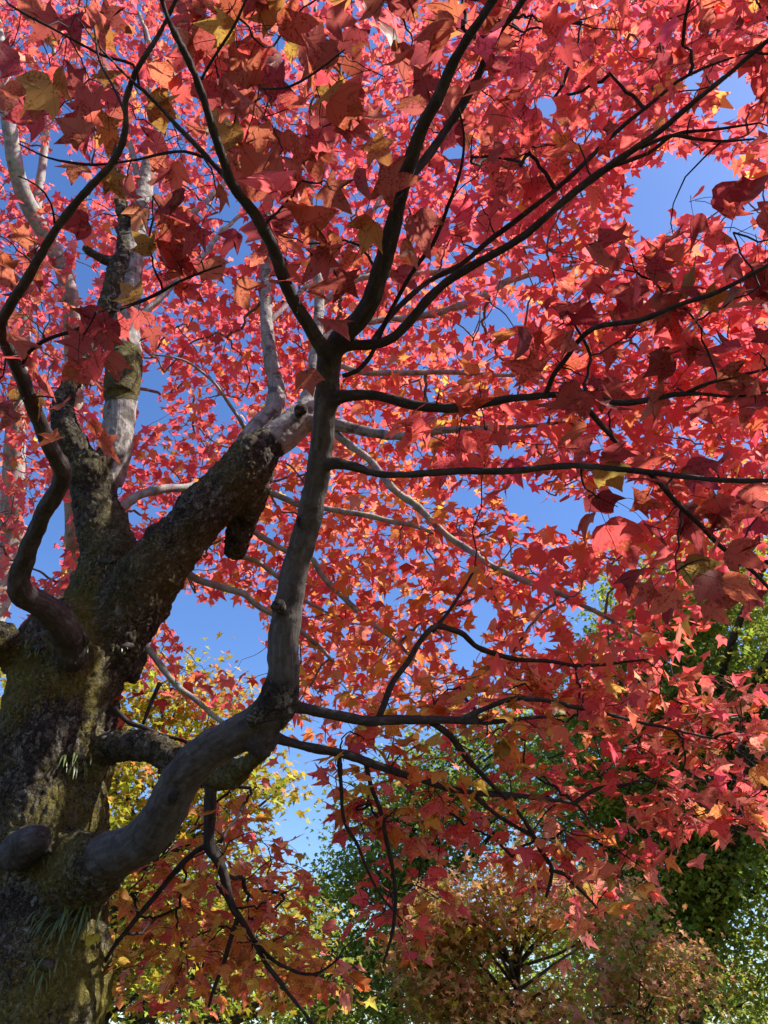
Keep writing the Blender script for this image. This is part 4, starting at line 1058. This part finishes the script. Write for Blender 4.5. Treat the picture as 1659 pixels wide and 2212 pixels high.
# ------------------------------------------------------------------ trees beyond
def back_tree(name, label, group, base, top_r, blobs, n_cl, leaf_n, size, pal_f, bark, spread=0.35, cat="tree", zmin=1.2, tpl="tiny"):
    """blobs: (px, py, depth, px radius x, px radius y, depth radius m)"""
    root = empty(name, (base[0], base[1], 0))
    tag(root, label, cat, group)
    cents = [P(b[0], b[1], b[2]) for b in blobs]
    zt = max(c[2] for c in cents)
    top = np.mean(cents, axis=0); top[2] = zt
    rows = []
    for t in np.linspace(0, 1, 9):
        wob = np.array((math.sin(t * 5 + base[0]), math.cos(t * 4 + base[1]))) * 0.12 * t
        xy = np.array(base[:2]) * (1 - t ** 1.3) + top[:2] * t ** 1.3 + wob
        rows.append((xy[0], xy[1], -0.2 + t * (zt + 0.2), top_r * (1.35 - 1.15 * t ** 0.8) * (1.35 if t == 0 else 1)))
    path = catmull(np.array(rows), 0.25)
    v, f, nn = tube_geo(path, 14, 0, lump=0.12)
    trunk = np_mesh("trunk", v, f, nn, bark, root)
    # spray centres: filled ellipsoids, more on the outside, flattened into tiers
    w = np.array([b[3] * b[4] * (b[2] ** 2) for b in blobs], float); w /= w.sum()
    cl = []
    cid = []
    for k, b in enumerate(blobs):
        m = max(4, int(n_cl * w[k]))
        u = rng.normal(0, 1, (m, 3)); u /= np.linalg.norm(u, axis=1)[:, None]
        u *= rng.uniform(0.25, 1, (m, 1)) ** 0.45
        s = b[2] / FOC
        q = cents[k] + u[:, :1] * RGT * b[3] * s + u[:, 1:2] * np.array((0, 1, 0)) * b[5] + u[:, 2:3] * np.array((0, 0, 1)) * b[4] * s
        q += np.array([noise.noise_vector(Vector(p_ * 0.9)) for p_ in q]) * 0.55 * b[5]
        ok = q[:, 2] > zmin
        cl.append(q[ok]); cid += [k] * int(ok.sum())
    cl = np.vstack(cl)
    # boughs to the middle of each blob part first
    nd, nrd, npn = [], [], []
    for q in path:
        if q[2] > max(1.5, zt * 0.22):
            nd.append(q[:3]); nrd.append(q[3]); npn.append(0.0)
    bv, bf, bn, bb = [], [], [], 0
    boughs = []
    for k in range(min(len(cl), 5 * len(blobs) + 5)):
        i = rng.integers(len(cl))
        tgt = cl[i]
        zs = np.array([q[2] for q in path])
        j = int(np.abs(zs - (tgt[2] - 0.55 * np.linalg.norm(tgt[:2] - path[len(path) // 2, :2]))).argmin())
        j = max(j, len(path) // 5)
        a = path[j, :3]
        r = min(path[j, 3] * 0.55, 0.02 + 0.016 * np.linalg.norm(tgt - a))
        m1 = a + (tgt - a) * 0.45 + np.array((0, 0, 0.12 * np.linalg.norm(tgt - a))) + rng.normal(0, 0.1, 3)
        bp = catmull(np.array([(*a, r), (*m1, r * 0.7), (*tgt, r * 0.25)]), 0.3)
        for q in bp[1:]: nd.append(q[:3]); nrd.append(q[3]); npn.append(0.0)
        vv, ff, n3 = tube_geo(bp, 8, 0, lump=0.1, seed=k)
        np_mesh("bough", vv, ff, n3, bark, trunk)
    ed, ct = grow(cl, np.array(nd), nrd, [0] * len(nd), np.array(npn))
    r0 = twig_radii(ed, ct, 0.0045, 0.05)
    Aa = np.array([e[1] for e in ed]); Mm = np.array([e[2] for e in ed]); Bb = np.array([e[3] for e in ed])
    v, f, nn = twig_geo(Aa, Mm, Bb, r0, r0 * 0.6, 4, 4)
    tag(np_mesh("twig_spray", v, f, nn, bark, root), kind="stuff")
    n = len(cl) * leaf_n
    c = np.repeat(cl, leaf_n, axis=0)
    base_p = c + rng.normal(0, 1, (n, 3)) * np.array((spread, spread, spread * 0.5))
    az = rng.uniform(0, 2 * math.pi, n)
    y = np.stack([np.cos(az), np.sin(az), -rng.uniform(0.0, 0.9, n)], 1)
    nr = np.array((0, 0, 1.0)) + rng.normal(0, 0.5, (n, 3))
    sz = size * rng.uniform(0.7, 1.2, n)
    colr = np.empty((n, 3))
    for i in range(len(cl)):
        px, py, _ = proj(cl[i])
        cc = pick(pal_f(px, py), leaf_n, 0.16)
        dom = rng.random(leaf_n) < 0.7
        cc[dom] = cc[0] * np.exp(rng.normal(0, 0.14, (int(dom.sum()), 1)))
        colr[i * leaf_n:(i + 1) * leaf_n] = cc
    g = leaf_geo(tpl, base_p, y, nr, sz, np.clip(colr, 0.003, 0.7), 0)
    np_mesh("crown", g[0], g[1], g[2], M_LEAF_GREEN, root, smooth=False, colors=g[3], uvs=g[4])
    return root

BG = "trees beyond the red maple"
def yel_pal(x, y):
    t = float(np.clip((y - 1500) / 500, 0, 1))
    return [(YELL, 2.2 - 1.6 * t), (YELG, 1.4), (LIME, 0.5 + 1.6 * t), (ORNG, 0.5 * (1 - t) + 0.05), (GREE, 0.9 * t)]
c = P(330, 1850, 9.0)
back_tree("maple_tree", "yellow and lime maple glowing in sunlight behind the mossy trunk", BG, (c[0] - 0.6, c[1] + 0.8), 0.14,
          [(330, 1620, 9.0, 200, 140, 1.5), (400, 1520, 9.2, 140, 60, 1.2), (300, 1800, 8.8, 230, 130, 1.5), (330, 1990, 8.6, 240, 130, 1.5), (420, 2150, 8.4, 260, 100, 1.5), (60, 1560, 9.0, 120, 150, 1.2), (545, 1720, 9, 60, 50, .7)],
          950, 13, 0.095, yel_pal, M_DARK, spread=0.24, cat="maple tree", zmin=1.4, tpl="star_lo")
c = P(1480, 2100, 16)
back_tree("maple_tree", "tall green maple with yellowing top at the right edge", BG, (c[0], c[1] + 1.5), 0.26,
          [(1930, 1050, 10.4, 200, 190, 1.5), (1960, 1300, 11.5, 200, 200, 1.5), (1480, 1290, 16.5, 150, 130, 2.0), (1600, 1330, 16, 130, 200, 2), (1430, 1480, 16, 200, 150, 2.2), (1600, 1600, 16, 160, 200, 2.2), (1330, 1640, 16, 170, 150, 2.0), (1480, 1780, 15.5, 250, 170, 2.4), (1600, 1980, 15, 200, 190, 2.4), (1380, 1900, 16, 160, 130, 2)],  # leading blobs: unseen crown added right of frame to shade the rusty maple
          1750, 36, 0.125, lambda x, y: [(YELG, 2.2 * float(np.clip((1420 - y) / 200, 0.05, 1))), (RUST, 0.9 * float(np.clip((1300 - y) / 150, 0, 1))), (LIME, 1.3), (GREE, 2.2 * float(np.clip((y - 1150) / 250, 0, 1))), (DKGR, 1.1 * float(np.clip((y - 1250) / 300, 0, 1)))],
          M_DARK, spread=0.42, cat="maple tree")
c = P(830, 2100, 20)
back_tree("maple_tree", "dark blue-green maple below the gap of sky in the lower middle", BG, (c[0], c[1] + 1), 0.22,
          [(830, 1990, 20, 130, 150, 2.2), (770, 1900, 20, 60, 70, 1.5), (870, 1800, 20.5, 120, 130, 2.0), (960, 1740, 21, 150, 130, 2.2), (880, 2130, 19, 170, 90, 2), (1150, 1660, 21, 150, 120, 2.2)],
          700, 34, 0.14, lambda x, y: [(DKGR, 1.8), (GREE, 2.6), (LIME, 0.5 + 0.8 * (x < 760))], M_DARK, spread=0.5, cat="maple tree")
c = P(1150, 2180, 9.6)
back_tree("maple_tree", "small rusty orange and yellow maple low in the middle distance", BG, (c[0], c[1]), 0.09,
          [(1010, 1965, 9.6, 120, 80, 1.0), (975, 2080, 9.4, 125, 100, 1.0), (1060, 2160, 9.3, 130, 80, 1.0), (1130, 1900, 9.8, 110, 70, 0.9), (1200, 2190, 9.2, 90, 40, 0.8), (1280, 1960, 10, 60, 50, 0.8)],
          270, 26, 0.10, lambda x, y: [(RUST, 1.8), (SALM, 0.6 + 1.6 * (y < 1960)), (OLIV, 1.8), (YELG, 1.2), (GREE, 0.5)], M_DARK, spread=0.2, cat="maple tree", tpl="star_lo")
c = P(1380, 2200, 11)
back_tree("maple_tree", "sparse salmon and olive maple beside the tall green one", BG, (c[0], c[1]), 0.09,
          [(1370, 2050, 11, 120, 80, 1.1), (1310, 2190, 10.5, 120, 60, 1.0), (1450, 2130, 11.4, 100, 80, 1.1)],
          150, 24, 0.10, lambda x, y: [(SALM, 1.3), (RUST, 1.2), (OLIV, 1.4), (GREE, 1.4)], M_DARK, spread=0.22, cat="maple tree", tpl="star_lo")
c = P(420, 2180, 19)
back_tree("maple_tree", "shaded green maple far behind the yellow one, low beside the trunk", BG, (c[0], c[1]), 0.2,
          [(330, 2080, 19, 200, 120, 2), (560, 2130, 19, 170, 90, 2), (430, 1980, 19.5, 160, 90, 2)],
          420, 30, 0.13, lambda x, y: [(GREE, 2.5), (DKGR, 1.2), (LIME, 1)], M_DARK, spread=0.45, cat="maple tree")
c = P(1250, 2180, 26)
back_tree("maple_tree", "bright lime maple glimpsed far behind the rusty maple", BG, (c[0], c[1]), 0.25,
          [(1300, 2010, 26, 180, 150, 2.5), (1150, 2150, 25, 250, 110, 2.5), (1480, 2060, 27, 110, 80, 2), (1560, 2180, 25, 180, 90, 2)],
          520, 30, 0.17, lambda x, y: [(YELG, 1.6), (LIME, 2), (GREE, 1)], M_DARK, spread=0.6, cat="maple tree")
c = P(690, 2150, 24)
back_tree("maple_tree", "pale yellow-green maple far off between the orange sprays", BG, (c[0], c[1]), 0.22,
          [(690, 2010, 24, 70, 90, 1.6), (700, 2140, 23, 120, 90, 2)], 160, 28, 0.15, lambda x, y: [(YELG, 2), (LIME, 2), (GREE, .6)], M_DARK, spread=0.45, cat="maple tree")

# ------------------------------------------------------------------ strap-leaved tufts growing on the bark
def strap_mat():
    m, nt, N, L = nodes_of("strap_leaf")
    geo = N("ShaderNodeNewGeometry")
    n = noise_tex(nt, geo.outputs["Position"], 40, 3)
    c = ramp(nt, n, [(0.3, (0.07, 0.10, 0.03)), (0.7, (0.20, 0.23, 0.07))])
    b = N("ShaderNodeBsdfPrincipled"); L(c, b.inputs["Base Color"]); b.inputs["Roughness"].default_value = 0.4
    tr = N("ShaderNodeBsdfTranslucent"); L(c, tr.inputs[0])
    mx = N("ShaderNodeMixShader"); mx.inputs[0].default_value = 0.3; L(b.outputs[0], mx.inputs[1]); L(tr.outputs[0], mx.inputs[2])
    out = N("ShaderNodeOutputMaterial"); L(mx.outputs[0], out.inputs[0])
    return m
M_STRAP = strap_mat()


def surface_hit(x, y):
    o = Vector(CAM); d = Vector(P(x, y, 1.0) - CAM).normalized()
    best = None
    for k in ("trunk", "R", "Lf", "near", "M", "N"):
        ob = OBJ[k]
        org = Vector(origin(ob))
        ok, loc, nr, _ = ob.ray_cast(o - org, d)
        if ok:
            loc = loc + org
            if best is None or (loc - o).length < (best[0] - o).length: best = (loc, nr)
    return best


def tuft(x, y, n, length, label, side=0.0, name="strap_fern"):
    h = surface_hit(x, y)
    if h is None: return
    p, nr = np.array(h[0]), np.array(h[1])
    root = empty(name, p)
    tag(root, label, "fern", "strap ferns on the bark")
    Vs, Fs, Ns, b = [], [], [], 0
    lat = np.cross(nr, (0, 0, 1)); lat /= np.linalg.norm(lat) + 1e-9
    for i in range(n):
        L_ = length * rng.uniform(0.55, 1.1)
        foot = p + lat * rng.normal(0, 0.035) + np.array((0, 0, 1)) * rng.normal(0, 0.018) - nr * 0.006
        d0 = nr * rng.uniform(0.5, 0.9) + lat * (rng.normal(0, 0.5) + side) + np.array((0, 0, rng.uniform(-0.2, 0.5)))
        d0 /= np.linalg.norm(d0)
        pts = []
        q, d = foot.copy(), d0.copy()
        for s in range(8):
            pts.append(q.copy())
            q = q + d * L_ / 7
            d = d + np.array((0, 0, -0.42)); d /= np.linalg.norm(d)
        pts = np.array(pts)
        wv = np.cross(d0, (0, 0, 1)); wv /= np.linalg.norm(wv) + 1e-9
        ww = 0.0033 * np.sin(np.linspace(0.5, math.pi, 8)) + 0.0006
        up = np.array((0, 0, 0.0015))
        V = np.concatenate([pts - wv * ww[:, None], pts + up - 0 * wv, pts + wv * ww[:, None]])
        for s in range(7):
            for r_ in (0, 8):
                Fs.append(np.array((r_ + s, r_ + 8 + s, r_ + 9 + s, r_ + 1 + s)) + b); Ns.append(4)
        Vs.append(V); b += 24
    np_mesh("foliage", np.vstack(Vs), np.concatenate(Fs), np.array(Ns), M_STRAP, root)
    th = np.array([(a, bb) for a in range(5) for bb in range(8)])
    V = np.array([p + 0.028 * (lat * math.cos(bb / 8 * 6.283) * math.sin(a / 4 * 3.1416) * 1.6 + np.array((0, 0, 1)) * math.sin(bb / 8 * 6.283) * math.sin(a / 4 * 3.1416) * 0.8 + nr * 0.5 * math.cos(a / 4 * 3.1416)) for a, bb in th])
    F = [(a * 8 + bb, a * 8 + (bb + 1) % 8, (a + 1) * 8 + (bb + 1) % 8, (a + 1) * 8 + bb) for a in range(4) for bb in range(8)]
    np_mesh("root_mat", V, np.array(F).ravel(), np.full(len(F), 4), M_DARK, root)

tuft(165, 1635, 18, 0.106, "bright green tuft of strap leaves on the mossy trunk above the burl")
tuft(135, 1985, 26, 0.158, "large hanging tuft of strap leaves on the trunk below the smooth limb", 0.2)
tuft(195, 1965, 18, 0.158, "dark tuft of long strap leaves sticking out past the trunk's right edge", 0.6)
tuft(95, 2085, 12, 0.112, "sparse tuft of strap leaves lowest on the trunk")
tuft(84, 1400, 14, 0.099, "dark curved strap leaves on the trunk beside the base of the S-bent limb", -0.5)
tuft(185, 1385, 9, 0.073, "few thin strap leaves in the crotch of the trunk")
tuft(225, 1212, 7, 0.059, "tiny strap leaves on the upright dark limb")
tuft(272, 1395, 8, 0.046, "stubby curled strap leaves under the thick dark limb")
